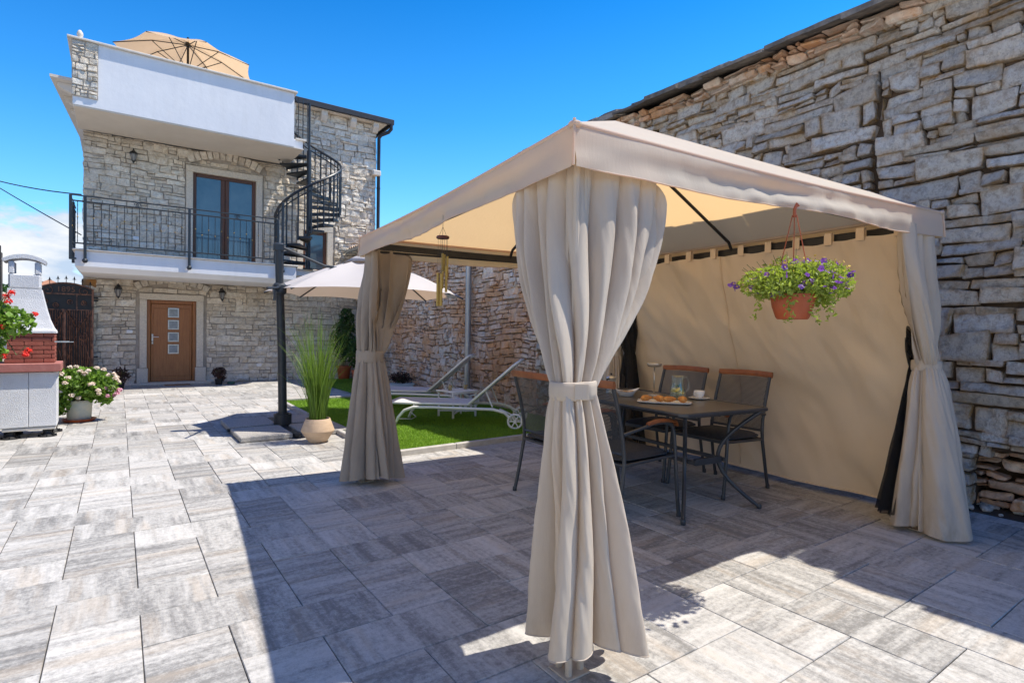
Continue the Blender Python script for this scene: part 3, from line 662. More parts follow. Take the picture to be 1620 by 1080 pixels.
V, F, Rn = stones(rc, .012, .052, .055, .020, 61, warp=.022, wf=1.1, edge=.006, protr=.013, jit=.5)
H(rimmed(fastmesh('wall', np.stack([V[:, 0], YF+.012-V[:, 2], V[:, 1]], 1), F, 'facade', rnd=Rn)))
b = MB(); b.box((-.60, YF-.012, 0), (.42, 20, 5.2)); b.box((.42, YF-.012, 1.9), (1.34, 20, 5.2)); b.box((.42, YF+.25, 0), (1.5, 20, 1.9)); b.box((1.5, YF-.012, 0), (5.57, 20, 2.62)); b.box((1.341, YF-.011, 1.9), (1.499, 20, 2.62)); b.box((1.341, YF+.2, 2.62), (2.7, 20, 5.2)); b.box((2.7, YF-.012, 2.62), (3.65, 20, 5.2))
b.box((3.65, YF+.2, 2.62), (4.42, 20, 3.8)); b.box((4.42, YF-.012, 2.62), (5.57, 20, 3.8)); b.box((3.65, YF-.012, 3.8), (5.57, 20, 5.2)); b.box((3.2, YF-.012, 5.2), (5.57, 20, 6.69)); b.box((1.32, YF-.012, 4.75), (2.7, YF+.2, 5.2))
H(b.build('mortar_core', 'mortar'))
b = MB(); b.cur = .3; b.box((-.625, YF-.045, 2.02), (-.38, YF+.1, 2.20), ch=.015); H(b.build('corner_stone', 'orange_quoin'))
# front door
y0 = YF-.065
b = MB()
for s, (a, c) in (('l', (.36, .49)), ('r', (1.42, 1.56))): b.box((a, y0, .36), (c, YF+.2, 1.83), ch=.006); b.box((a-.05 if s == 'l' else a-.02, y0-.035, .0), (c+.02 if s == 'l' else c+.05, YF+.19, .357), ch=.008)
b.box((.355, y0-.003, 1.833), (1.565, YF+.2, 1.965), ch=.006); b.box((.22, y0-.22, 0), (1.70, y0-.04, .045), ch=.008); b.box((.512, y0-.039, .0), (1.395, YF+.15, .05), ch=.004)
H(b.build('door_surround', 'surround'))
dy = YF+.03
door = MB()
door.box((.492, dy-.02, .051), (.56, dy+.06, 1.83), ch=.008); door.box((1.35, dy-.02, .051), (1.418, dy+.06, 1.83), ch=.008); door.box((.561, dy-.02, 1.76), (1.349, dy+.06, 1.83), ch=.008)
door.box((.565, dy+.012, .055), (1.345, dy+.06, 1.755), ch=.01); door.box((.60, dy+.004, .16), (1.31, dy+.03, 1.66), ch=.012); door.box((.67, dy-.002, .09), (.675, dy+.02, .1))
dr = H(door.build('front_door', 'wood', auto=True))
for z in (1.565, 1.30, 1.03, .765):
    q = MB(); x = .985; a = .105
    for (lo, hi) in (((x-a, dy-.014, z+a-.028-.0), (x+a, dy+.01, z+a)), ((x-a, dy-.014, z-a), (x+a, dy+.01, z-a+.028)), ((x-a, dy-.014, z-a+.0285), (x-a+.028, dy+.01, z+a-.0285)), ((x+a-.028, dy-.014, z-a+.0285), (x+a, dy+.01, z+a-.0285))): q.box(lo, hi, ch=.004)
    fr = q.build('pane_frame', 'steel'); fr.parent = dr
    q = MB(); q.box((x-a+.029, dy-.002, z-a+.029), (x+a-.029, dy+.006, z+a-.029)); g_ = q.build('glass_pane', 'frost'); g_.parent = dr
q = MB(); q.obox((.595, dy-.0, .985), (.035, .012, .22), ch=.004); q.tube([(.595, dy-.005, 1.03), (.595, dy-.055, 1.03), (.71, dy-.055, 1.03)], .010, 8); q.ball((.595, dy-.015, .93), .018, 10); hd = q.build('handle', 'steel', auto=True); hd.parent = dr
# balcony windows
def window(x0, x1, z0, z1, sw, nleaf):
    q = MB(); yy = YF-.055
    q.box((x0-sw, yy, z0), (x0, YF+.19, z1), ch=.006); q.box((x1, yy, z0), (x1+sw, YF+.19, z1), ch=.006); q.box((x0-sw-.002, yy-.003, z1+.001), (x1+sw+.002, YF+.19, z1+sw), ch=.006)
    H(q.build('window_surround', 'surround'))
    q = MB(); yf = YF+.03; fw = .075
    q.box((x0, yf, z0), (x0+fw, yf+.06, z1), ch=.008); q.box((x1-fw, yf, z0), (x1, yf+.06, z1), ch=.008); q.box((x0+fw+.001, yf, z1-fw), (x1-fw-.001, yf+.06, z1), ch=.008); q.box((x0+fw+.001, yf, z0), (x1-fw-.001, yf+.06, z0+fw*1.3), ch=.008)
    if nleaf == 2: m_ = (x0+x1)/2; q.box((m_-.085, yf-.008, z0+.09), (m_-.003, yf+.05, z1-.076), ch=.008); q.box((m_+.003, yf-.004, z0+.09), (m_+.085, yf+.05, z1-.076), ch=.008)
    wf = H(q.build('window_frame', 'wood_dark', auto=True))
    g = MB(); g.box((x0+fw-.01, yf+.03, z0+.05), (x1-fw+.01, yf+.036, z1-.05)); go = g.build('pane', 'glass'); go.parent = wf
window(1.34, 2.64, 2.66, 4.71, .135, 2); window(3.72, 4.31, 2.66, 3.70, .14, 1)
# balcony slab
YS = 12.9
b = MB(); b.box((-.66, YS, 2.33), (3.20, YF-.045, 2.615), ch=.004)
for (x, y) in (): pass
b.add([(-.655, YS+.004, 2.33), (3.195, YS+.004, 2.33), (3.195, YF-.05, 2.33), (-.655, YF-.05, 2.33), (-.58, YS+.10, 2.235), (3.12, YS+.10, 2.235), (3.12, YF-.05, 2.235), (-.58, YF-.05, 2.235)], [(0, 1, 5, 4), (1, 2, 6, 5), (4, 5, 6, 7), (3, 0, 4, 7)])
b.box((3.203, 13.55, 2.49), (4.60, YF-.045, 2.612), ch=.003)
H(b.build('balcony_slab', 'plaster'))
b = MB(); b.box((-.70, YS-.045, 2.618), (3.24, YF-.05, 2.648), ch=.008); b.box((3.243, 13.5, 2.615), (4.63, YF-.05, 2.645), ch=.008); H(b.build('balcony_nosing', 'coping'))
# terrace parapet
b = MB()
b.add([(-.70, YS, 5.24), (3.13, YS, 5.24), (3.13, YS, 6.40), (-.70, YS, 6.40), (-.70, YS+.2, 6.40), (3.13, YS+.2, 6.40), (3.13, YS+.2, 5.5), (-.70, YS+.2, 5.5)], [(0, 1, 2, 3), (3, 2, 5, 4), (4, 5, 6, 7)])
b.box((-.695, YS+.21, 5.24), (3.36, 20, 5.48)); b.box((-.70, YS+.2, 5.481), (-.5, 20, 6.398)); b.box((2.93, YS+.2, 5.481), (3.125, YS+.9, 6.398)); b.box((3.131, YS+.15, 5.24), (3.355, YS+.209, 5.44))
b.add([(-.70, YS, 5.24), (-.70, YS, 6.4), (-.70, YS+.21, 6.4), (-.70, YS+.21, 5.24), (3.13, YS, 5.24), (3.13, YS, 6.4), (3.13, YS+.21, 6.4), (3.13, YS+.21, 5.24)], [(0, 1, 2, 3), (4, 7, 6, 5), (0, 3, 7, 4)])
H(b.build('terrace_parapet', 'plaster'))
b = MB(); b.box((-.685, YS+.012, 5.215), (3.34, YF-.05, 5.237)); H(b.build('terrace_soffit', 'soffit'))
b = MB(); b.box((-.78, YS-.055, 6.402), (3.19, YS+.24, 6.44), ch=.008); b.box((-.78, YS+.243, 6.402), (-.47, 19, 6.438), ch=.008); b.box((3.20, YS+.1, 5.44), (3.42, YS+1.2, 5.48), ch=.006); H(b.build('parapet_coping', 'coping'))
rp = pack(-.715, 5.39, -.33, 6.395, (.10, .19), (.12, .28), 8, .3)
V, F, Rn = stones(rp, .014, .03, .045, .010, 9, warp=.008, edge=.012, protr=.010, jit=.5)
H(rimmed(fastmesh('parapet_stone_cladding', np.stack([V[:, 0], YS-.004-V[:, 2], V[:, 1]], 1), F, 'facade', rnd=Rn)))
b = MB(); b.box((-.712, YS-.016, 5.39), (-.33, YS-.001, 6.4)); H(b.build('cladding_mortar', 'mortar'))
b = MB(); b.lathe([(.03, 0), (.045, .02), (.03, .05), (.05, .09), (.045, .14), (.02, .18), (.0, .19)], (-.60, YS+.1, 6.44), 12); H(b.build('finial', 'coping', smooth=True))
# cornice with corbels on the left flank
b = MB()
A0 = (-1.10, 13.9); A1 = (-.62, 13.9); B0 = (-.60, 17.5); zc = 5.99
b.add([(A0[0], A0[1], zc), (A1[0], A1[1], zc), (-.55, 17.5, 5.45), (-.62, 17.5, 5.45), (A0[0], A0[1], zc+.05), (A1[0], A1[1], zc+.05), (-.55, 17.5, 5.5), (-.62, 17.5, 5.5)], [(0, 3, 2, 1), (4, 5, 6, 7), (0, 1, 5, 4), (0, 4, 7, 3)])
cn_ = H(b.build('cornice', 'soffit'))
for i in range(6):
    y = 14.05+i*.52; f_ = (y-13.9)/3.6; xl = -1.10+.5*f_+.06; z = zc-.54*f_
    q = MB(); pf = [(xl+.02, z-.005), (-.60, z-.005), (-.60, z-.30), (-.66, z-.28), (-.72, z-.20), (xl+.12, z-.12), (xl+.03, z-.07)]
    q.prism(pf, y, y+.12, 'y'); o = q.build('corbel', 'soffit'); world_parent(o, house) if False else None; o.parent = cn_
# upper block roof edge
b = MB(); b.box((3.0, 14.18, 6.77), (5.93, 20.3, 6.83)); H(b.build('roof', 'roof_edge'))
b = MB(); b.box((3.0, 14.10, 6.70), (5.97, 14.178, 6.835), ch=.008); b.box((5.933, 14.18, 6.70), (5.98, 20.3, 6.835), ch=.008); H(b.build('gutter', 'roof_edge'))
b = MB(); b.box((3.15, 14.19, 6.69), (5.80, 20, 6.768)); H(b.build('eave_soffit', 'soffit'))
for x in (3.42, 4.18, 4.92, 5.52):
    q = MB(); q.prism([(14.20, 6.688), (YF-.04, 6.688), (YF-.04, 6.45), (YF-.10, 6.47), (14.21, 6.58)], x-.07, x+.07, 'x'); H(q.build('corbel', 'coping'))
b = MB(); b.box((5.44, YF-.20, 5.32), (5.66, YF-.03, 5.46), ch=.02); H(b.build('bracket_stone', 'coping'))
b = MB(); b.tube([(5.90, 14.14, 6.70), (5.90, 14.14, 6.58), (5.84, 14.18, 6.50), (5.68, 14.29, 6.42), (5.63, 14.31, 6.33), (5.63, 14.31, 3.2)], .045, 12)
for z in (5.0, 3.6): b.tube([(5.63, 14.31, z), (5.63, 14.31, z+.03)], .052, 12)
H(b.build('downpipe', 'roof_edge', auto=True))
for (x, z) in ((.185, 1.14), (.29, 3.12), (2.73, .38)):
    q = MB(); q.box((x-.055, YF-.058, z-.035), (x+.055, YF-.03, z+.035), ch=.006); q.box((x-.035, YF-.062, z-.018), (x-.003, YF-.0585, z+.018), ch=.002); q.box((x+.003, YF-.062, z-.018), (x+.035, YF-.0585, z+.018), ch=.002); H(q.build('socket_box', 'white_plastic'))
q = MB(); q.tube([(4.75, YF-.02, 1.75), (4.75, YF-.09, 1.75)], .05, 14); H(q.build('vent_cap', 'black'))
q = MB(); q.box((.80, y0-.42, .003), (1.28, y0-.225, .016), ch=.003); tag(q.build('doormat', 'doormat'), 'small brown coir doormat in front of the front door', 'doormat')
# balcony railing (twisted iron bars with gilded collars)
rail = H(bpy.data.objects.new('railing', None)) if False else None
YR = 12.845
b = MB(); b.tube([(-.72, YF-.1, 3.60), (-.72, YR, 3.60), (2.83, YR, 3.60)], .012, 6); b.tube([(-.72, YF-.1, 3.52), (-.72, YR, 3.50), (2.83, YR, 3.50)], .014, 6); b.tube([(-.72, YF-.1, 2.74), (-.72, YR, 2.74), (2.83, YR, 2.74)], .014, 6)
railing = H(b.build('railing', 'iron', auto=True))
def sub(mb, n, m, **k): o = mb.build(n, m, **k); o.parent = railing; return o
for (x, y) in ((-.72, YR), (-.72, YR+.75), (-.51, YR), (1.14, YR), (2.80, YR)):
    q = MB(); q.obox((x, y, 3.02), (.045, .045, 1.16), ch=.006); 
    if y == YR and x > -.6: q.tube([(x, y, 2.44), (x, YS+.0, 2.44)], .02, 8); q.ball((x, y-.015, 2.43), .045, 12)
    else: q.obox(((x-.64)/2, y, 2.46), (abs(x+.66)+.03, .035, .03))
    sub(q, 'post', 'iron')
xs = [(-.72, YR+.15+.12*k) for k in range(11)]+[(-.62+.1165*k, YR) for k in range(30)]
bal = None
for k, (x, y) in enumerate(xs):
    q = MB(); q.tube([(x, y, 2.74+.04*i) for i in range(20)], [.0075 if i % 2 else .0055 for i in range(20)], 5, cap=False)
    q2 = MB(); q2.ball((x, y, 3.10+(.11 if k % 2 else 0)), .014, 8)
    sub(q, 'baluster', 'iron'); sub(q2, 'collar', 'brass') if k % 2 == 0 else sub(q2, 'collar', 'brass')
for sx_ in (.28, 2.0):
    q = MB()
    for s in (-1, 1): q.tube([(sx_+s*(.02+.035*math.cos(a)), YR, 3.55+.03*math.sin(a)) for a in np.linspace(0, 5.2, 12)], .006, 5)
    q.tube([(sx_-.06, YR, 3.55), (sx_+.06, YR, 3.55)], .005, 5); sub(q, 'scroll', 'iron')

# spiral staircase
CX, CY, RS = 3.62, 13.52, .72
st = thing('spiral_staircase', 'black iron spiral staircase climbing from balcony to roof terrace', 'staircase', (CX, CY, 2.645))
def ST(mb, n, m='iron', **k): return put(mb.build(n, m, **k), st)
b = MB(); b.tube([(CX, CY, 2.648), (CX, CY, 5.40)], .050, 18); b.tube([(CX, CY, 5.401), (CX, CY, 6.50)], .028, 12); b.tube([(CX, CY, 2.646), (CX, CY, 2.67)], .12, 18); ST(b, 'centre_pole', auto=True)
NS = 17; z0s = 2.648; z1s = 5.46; dz = (z1s-z0s)/NS; da = R_(372)/NS; A0_ = R_(172)
def hp(a, r_, z): return (CX+r_*math.cos(a), CY+r_*math.sin(a), z)
rail_pts = []
for i in range(NS):
    a = A0_+da*i; z = z0s+dz*(i+1); n = 5
    if i < NS-1:
        b = MB(); top = [hp(a+da*1.12*k/n, RS-.02, z) for k in range(n+1)]; inn = [hp(a+da*1.12, .06, z), hp(a, .06, z)]; P = top+inn; Pb = [(x, y, zz-.042) for x, y, zz in P]; m_ = len(P)
        b.add(P+Pb, [tuple(range(m_)), tuple(range(m_, 2*m_))[::-1]]+[(k, m_+k, m_+(k+1) % m_, (k+1) % m_) for k in range(m_)])
        b.tube([hp(a, .06, z-.06), hp(a, RS-.02, z-.06)], .020, 6)
        ST(b, 'tread')
    for h_ in (0, .5):
        aa = a+da*h_; zz = z+dz*h_; x, y, _ = hp(aa, RS, 0)
        b = MB(); b.tube([(x, y, zz-.10), (x, y, zz+.98)], .019 if h_ == 0 else .012, 6); ST(b, 'baluster')
        if h_ == .5: b = MB(); b.ball((x, y, zz+.42), .018, 8); ST(b, 'collar', 'brass')
for h_ in np.linspace(0, NS, 60): rail_pts.append(hp(A0_+da*h_, RS, z0s+dz*(h_+1)+.98))
b = MB(); b.tube(rail_pts, .030, 8); ST(b, 'handrail', auto=True)
b = MB(); b.tube([(x, y, z-.13) for x, y, z in rail_pts], .014, 6); ST(b, 'lower_rail', auto=True)
b = MB(); b.tube([(3.36, CY+.1, 6.50), (3.62, CY, 6.50)], .018, 8); b.tube([(3.16, CY-.32, 6.49), (3.36, CY+.1, 6.50)], .018, 8)
for k in range(4): b.tube([(3.20+k*.12, CY-.30+.08*k, 5.48), (3.20+k*.12, CY-.30+.08*k, 6.49)], .009, 6)
ST(b, 'landing_guard')
b = MB(); b.obox((2.90, YR, 3.25), (.045, .045, 1.45), ch=.006); b.ball((2.90, YR-.02, 2.50), .045, 10); ST(b, 'newel_post')
b = MB(); b.obox((3.23, 13.3, 2.60), (.035, .035, .34)); b.tube([(3.23, 13.3, 2.75), (2.92, YR, 2.72)], .014, 6); ST(b, 'floor_bracket')

# wall lanterns
def lantern():
    t_ = thing('wall_lantern', '', 'lantern')
    q = MB(); q.box((-.03, -.0, -.02), (.03, .022, .12), ch=.006); q.tube([(0, 0, .07), (0, -.05, .12), (0, -.11, .13), (0, -.12, .105)], .009, 6); q.build('bracket', 'black', t_, auto=True)
    q = MB(); q.lathe([(.0, .115), (.018, .10), (.025, .085), (.062, .055), (.075, .02), (.066, .012)], (0, -.12, 0), 6); q.lathe([(.03, -.13), (.036, -.125), (.02, -.15), (.006, -.18), (0, -.185)], (0, -.12, 0), 6)
    for k in range(6):
        a = math.pi/3*k; q.tube([(.066*math.cos(a), -.12+.066*math.sin(a), .015), (.034*math.cos(a), -.12+.034*math.sin(a), -.125)], .004, 4)
    q.build('cage', 'black', t_)
    q = MB(); q.lathe([(.062, .012), (.031, -.122)], (0, -.12, 0), 6); q.build('glass', 'lampglass', t_); return t_
l0 = lantern()
spots = [((-.015, YF-.045, 2.0), 'black lantern on the facade left of the front door'), ((1.92, YF-.045, 2.03), 'black lantern on the facade right of the front door'), ((.237, YF-.045, 4.84), 'black lantern high on the facade above the balcony railing')]
def copytree(o, parent=None):
    c = o.copy(); col.objects.link(c)
    if parent: c.parent = parent
    for ch in list(o.children): copytree(ch, c)
    return c
for i, (p, lab) in enumerate(spots):
    o = l0 if i == 0 else copytree(l0); o.location = p; tag(o, lab, 'lantern', 'black wall lanterns on the house facade')
# ================================================================ GAZEBO
gz = thing('garden_gazebo', 'beige fabric garden gazebo with tied curtains over the dining table', 'gazebo', (2.92, 2.92, 0))
def G_(mb, n, m, **k): return put(mb.build(n, m, **k), gz)
CN, CL, CR, CB = (1.35, 1.55), (1.62, 4.50), (4.30, 1.37), (4.42, 4.35)
ZT = {CN: 2.0, CL: 2.0, CR: 2.045, CB: 2.04}
ctr = np.array([2.93, 2.92])
def inset(c, d): v = ctr-np.array(c); return np.array(c)+v/np.linalg.norm(v)*d
for c in (CN, CL, CR, CB):
    q = MB(); p = inset(c, .07) if c is not CN else np.array([1.355, 1.535]); p2 = inset(c, .10)
    for dx, dy in ((-.03, -.03), (.035, -.02), (-.02, .035)): q.tube([(p[0]+dx, p[1]+dy, .0), (p2[0]+dx*.7, p2[1]+dy*.7, 1.93)], .013, 8)
    G_(q, 'post', 'curtain', auto=True)
    q = MB(); q.box((p[0]-.055, p[1]-.055, .001), (p[0]+.055, p[1]+.055, .008), ch=.002); G_(q, 'foot_plate', 'curtain')
sides = [(CN, CR), (CR, CB), (CB, CL), (CL, CN)]
for (a, c) in sides:
    q = MB(); A = inset(a, .10); Cc = inset(c, .10); za, zc_ = ZT[a]-.075, ZT[c]-.075
    for dz in (0, -.045): q.tube([(A[0], A[1], za+dz), (Cc[0], Cc[1], zc_+dz)], .012 if dz == 0 else .009, 8)
    d = np.array(Cc)-A; L = np.linalg.norm(d); 
    q.obox(((A[0]+Cc[0])/2, (A[1]+Cc[1])/2, (za+zc_)/2-.02), (L, .022, .05), rz=math.atan2(d[1], d[0])); G_(q, 'rail', 'black', auto=True)
    m_ = (A+Cc)/2; q = MB(); q.tube([(m_[0], m_[1], (za+zc_)/2-.01), (m_[0]+(ctr[0]-m_[0])*.03, m_[1]+(ctr[1]-m_[1])*.03, (za+zc_)/2+.06), (ctr[0], ctr[1], 2.70)], .013, 8); G_(q, 'rafter', 'black', auto=True)
for c in (CN, CL, CR, CB):
    A = inset(c, .10); q = MB(); q.tube([(A[0], A[1], ZT[c]-.03), (ctr[0], ctr[1], 2.705)], .014, 8); G_(q, 'rafter', 'black', auto=True)
q = MB(); q.tube([(ctr[0], ctr[1], 2.64), (ctr[0], ctr[1], 2.73)], .05, 16); G_(q, 'apex_hub', 'black', auto=True)
# roof cloth: four sagging triangles
q = MB(); apex = np.array([ctr[0], ctr[1], 2.775])
for k, (a, c) in enumerate(sides):
    A = np.array([*a, ZT[a]]); Cc = np.array([*c, ZT[c]]); ns, nt = 36, 26; Gd = np.zeros((nt, ns, 3))
    S, T = np.meshgrid(np.linspace(0, 1, ns), np.linspace(0, 1, nt))
    base = A+(Cc-A)*S[..., None]; mid = np.array([(A+Cc)[0]/2, (A+Cc)[1]/2, 0]); n2 = (ctr-mid[:2]); n2 /= np.linalg.norm(n2)
    Gd = base+(apex-base)*T[..., None]
    sag = np.sin(np.pi*S)*np.sin(np.pi*np.clip(T*1.05, 0, 1))
    Gd[..., 2] -= .018*sag+.010*vnoise(np.dstack([S*7, T*5, S*0+k*3]))*(1-T)*T*4*np.sin(np.pi*S)
    e = np.sin(np.pi*S)*(1-T)**3; Gd[..., 0] += n2[0]*.012*e; Gd[..., 1] += n2[1]*.012*e; Gd[..., 2] -= .012*e
    q.grid(Gd)
can = G_(q, 'canopy', 'canopy', smooth=True)
# valance
q = MB(); loop = []
per = [CN, CR, CB, CL]
for k in range(4):
    a, c = np.array([*per[k], ZT[per[k]]]), np.array([*per[(k+1) % 4], ZT[per[(k+1) % 4]]]); d = c-a; nr = np.array([d[1], -d[0]])/np.linalg.norm(d[:2])
    S, T = np.meshgrid(np.linspace(0, 1, 90), np.linspace(0, 1, 9)); P = a+d*S[..., None]; e = np.sin(np.pi*S)
    P[..., 2] -= .012*e; hgt = .162+.010*np.sin(S*9.4+k)*e-.008*e
    amp = (.022*np.sin(S*13+k*2)+.010*vnoise(np.dstack([S*16, T*1.2, T*0+k])) + .014*vnoise(np.dstack([S*42, T*2.5, T*0+k+5])))*T*e
    fl = .012*T+amp-.012*e
    P[..., 0] += nr[0]*fl; P[..., 1] += nr[1]*fl; P[..., 2] -= T*hgt
    # diagonal tension creases near the corners
    P[..., 0] += nr[0]*.005*np.sin(T*9+S*40)*np.exp(-S*12)*T; P[..., 1] += nr[1]*.005*np.sin(T*9+S*40)*np.exp(-S*12)*T
    P[..., 0] += nr[0]*.016*np.sin(T*6.5+S*4+k)*e*np.sin(np.pi*T*.9); P[..., 1] += nr[1]*.016*np.sin(T*6.5+S*4+k)*e*np.sin(np.pi*T*.9)
    q.grid(P[::-1])
    h_ = P[-1]; q.tube([tuple(x) for x in h_[2:-2:2]], .0035, 5)
    t_ = P[0]; q.tube([tuple(x+np.array([-nr[0]*.004, -nr[1]*.004, -.004])) for x in t_], .010, 6)
o = q.build('valance', 'canopy', smooth=True); o.parent = can
for c in per:
    q = MB(); v = np.array(c)-ctr; v /= np.linalg.norm(v); z = ZT[c]; q.tube([(c[0]+v[0]*.004, c[1]+v[1]*.004, z+.012), (c[0]+v[0]*.018, c[1]+v[1]*.018, z-.16)], .006, 6); q.ball((c[0]-v[0]*.012, c[1]-v[1]*.012, z-.006), .026, 12, .6)
    o = q.build('corner_binding', 'canopy'); o.parent = can

def cloth_column(C, e1, e2, L1, L2, zt, ztop, zb, rt, rb, seed, tie_c, bot_c, n=11, nth=380, nz=120, flat=1.0, sweep=.68, fold=1.0, endsag=.06):
    r = np.random.default_rng(seed); e1 = np.array(e1)/np.linalg.norm(e1); e2 = np.array(e2)/np.linalg.norm(e2); C = np.array(C)
    th = np.linspace(0, 1, nth, endpoint=False); out = -(e1+e2)/np.linalg.norm(e1+e2)
    a1 = math.atan2(e1[1], e1[0]); ao = math.atan2(out[1], out[0]); a2 = math.atan2(e2[1], e2[0])
    def near(a, ref):
        while a-ref > math.pi: a -= 2*math.pi
        while a-ref < -math.pi: a += 2*math.pi
        return a
    ao = near(ao, a1); a2o = near(a2, ao); ai = near(math.atan2(-out[1], -out[0]), a2o); a1b = near(a1, ai)
    ang = np.interp(th, [0, sweep/2, sweep, sweep+(1-sweep)/2, 1], [a1, ao, a2o, ai, a1b])
    k = [0, sweep*L1/(L1+L2), sweep, sweep+(1-sweep)*L2/(L1+L2), 1]; pts = np.array([C+e1*L1, C, C+e2*L2, C, C+e1*L1]); off = .028
    o_ = np.interp(th, [0, .03, sweep-.03, sweep, sweep+.03, .97, 1], [0, off, off, 0, -off, -off, 0])
    top = np.stack([np.interp(th, k, pts[:, 0]), np.interp(th, k, pts[:, 1])], 1)
    Nt = np.where((th < k[1])[:, None] | (th > k[3])[:, None], out-e1*(out@e1), out-e2*(out@e2)); Nt /= np.linalg.norm(Nt, axis=1)[:, None]; 
    ww = 14; Ns = np.stack([np.convolve(np.pad(Nt[:, i], ww, mode='wrap'), np.ones(2*ww+1)/(2*ww+1), 'valid') for i in (0, 1)], 1); top = top+Ns*o_[:, None]; kw_ = max(3, nth//16); top = np.stack([np.convolve(np.pad(top[:, i], kw_, mode='wrap'), np.ones(2*kw_+1)/(2*kw_+1), 'valid') for i in (0, 1)], 1)
    rad = np.stack([np.cos(ang), np.sin(ang)], 1)
    zs = np.concatenate([np.linspace(zb, zt, int(nz*.5), endpoint=False), np.linspace(zt, ztop, nz-int(nz*.5))])
    base_ph = th*n+1.1*vnoise(np.stack([th*4.3, th*0+seed, th*0], 1)); G = []
    for z in zs:
        if z >= zt:
            w_ = (z-zt)/(ztop-zt); f = math.sin(min(1, w_)*math.pi/2)**.95*(.93)+.07*w_; tc = np.array(tie_c)
            P = (tc+rad*rt)*(1-f)+top*f; amp = fold*(.010+.042*math.sin(math.pi*min(1, w_)**.7)*.8*(1-.5*w_**4)+.004*w_); pinch = 0
            zz = z-endsag*np.exp(-((th-0)/.05)**2)*w_**2-endsag*np.exp(-((th-sweep)/.06)**2)*w_**2-endsag*np.exp(-((th-1)/.05)**2)*w_**2
        else:
            w_ = (zt-z)/(zt-zb); f = w_**.62; cc = np.array(tie_c)*(1-w_)+np.array(bot_c)*w_
            P = cc+rad*(rt+(rb-rt)*f)*np.array([1, 1]); amp = fold*(.011+.040*w_**.8); zz = np.full(nth, z)
            zz = zz+(w_**6)*.035*vnoise(np.stack([th*9, th*0, th*0+seed], 1))
        ph = base_ph+.95*vnoise(np.stack([th*3, np.full(nth, z*1.15), np.full(nth, seed+.5)], 1))
        s1 = 2*np.abs(np.sin(np.pi*ph))**.6-1.25; s2 = np.sin(2*np.pi*(ph/2.7)+seed); s3 = vnoise(np.stack([th*26, np.full(nth, z*2.2), np.full(nth, seed+9.)], 1))
        low_ = w_ if z < zt else 0
        d = amp*(s1*(.95-.35*low_)+s2*(.45+.75*low_)+.28*s3)
        Nn = rad if z < zt else (rad*(1-f)+Ns*f); Nn = Nn/np.maximum(np.linalg.norm(Nn, axis=1), .15)[:, None]
        Q = P+Nn*d[:, None]
        Q = Q+Nn*(.0045*fbm(np.stack([th*48+z*5, np.full(nth, z*5.0)+th*9, np.full(nth, seed+2.)], 1), 3, 2))[:, None]
        # fine creases gathered around the tie
        cr = np.exp(-abs(z-zt)/.10)*.004*np.sin(th*2*math.pi*34+seed); Q = Q+Nn*cr[:, None]
        G.append(np.column_stack([Q, zz]))
    return np.array(G)
def col_obj(name, G, m):
    a, c = G.shape[:2]; I = np.arange(a*c).reshape(a, c); J = np.roll(I, -1, 1)
    F = np.stack([I[:-1], J[:-1], J[1:], I[1:]], -1).reshape(-1, 4)
    return fastmesh(name, G.reshape(-1, 3), F, m, smooth=True)
def band(C, z, r_, h, parent, seed, m='curtain', sx=1.0):
    th = np.linspace(0, 2*np.pi, 48, endpoint=False); zs = [-h/2, -h/2+.004, -h*.2, h*.2, h/2-.004, h/2, h/2-.002, -h/2+.002]; rr_ = [r_, r_+.004, r_+.006, r_+.006, r_+.004, r_, r_-.003, r_-.003]
    G = np.array([[(C[0]+(q_+.0035*math.sin(5*t_+seed)+.002*math.sin(11*t_))*math.cos(t_), C[1]+(q_+.0035*math.sin(5*t_+seed)+.002*math.sin(11*t_))*math.sin(t_), z+zz+.004*math.sin(t_+seed)) for t_ in th] for zz, q_ in zip(zs, rr_)])
    q = MB(); q.grid(G, wrap=True); o = q.build('tie_band', m, smooth=True)
    o.parent = parent; o.matrix_parent_inverse = Matrix.Identity(4); return o
def curtain(G, m, tie, z, r_, h=.068, seed=1):
    o = put(col_obj('curtain', G, m), gz); hq = MB(); hq.tube([tuple(x) for x in G[0][::2]], .0022, 5, closed=True); ho = hq.build('hem', m, smooth=True); ho.parent = o; ho.matrix_parent_inverse = Matrix.Identity(4); band(tie, z, r_, h, o, seed, m); return o
dNL = (.27, 2.95); dNR = (2.95, -.18); dLB = (2.8, -.15); dBR = (-.12, -2.98)
tn = (1.358, 1.54)
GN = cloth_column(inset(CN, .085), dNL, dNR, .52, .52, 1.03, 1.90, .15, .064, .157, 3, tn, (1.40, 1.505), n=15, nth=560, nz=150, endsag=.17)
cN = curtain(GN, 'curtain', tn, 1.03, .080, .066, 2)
q = MB(); q.obox((tn[0]-.035, tn[1]-.082, 1.03), (.05, .004, .055), rz=R_(-35), rx=0, ch=.001); o = q.build('velcro_tab', 'curtain'); o.parent = cN; 
tl = (1.69, 4.45)
GL = cloth_column(inset(CL, .07), (-.27, -2.95), dLB, .30, .44, 1.02, 1.90, .06, .085, .185, 9, tl, (1.70, 4.40), n=11, nth=320, nz=100)
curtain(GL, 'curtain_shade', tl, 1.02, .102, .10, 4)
tr_ = (4.27, 1.42)
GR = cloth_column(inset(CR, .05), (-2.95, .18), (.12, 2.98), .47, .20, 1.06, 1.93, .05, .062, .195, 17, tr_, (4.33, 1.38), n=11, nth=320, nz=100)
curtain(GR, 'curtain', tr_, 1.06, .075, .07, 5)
tb = (4.33, 4.25)
GB = cloth_column(CB, (-2.8, .15), dBR, .30, .22, 1.03, 1.92, .05, .06, .20, 23, tb, (4.33, 4.25), n=9, nth=240, nz=80)
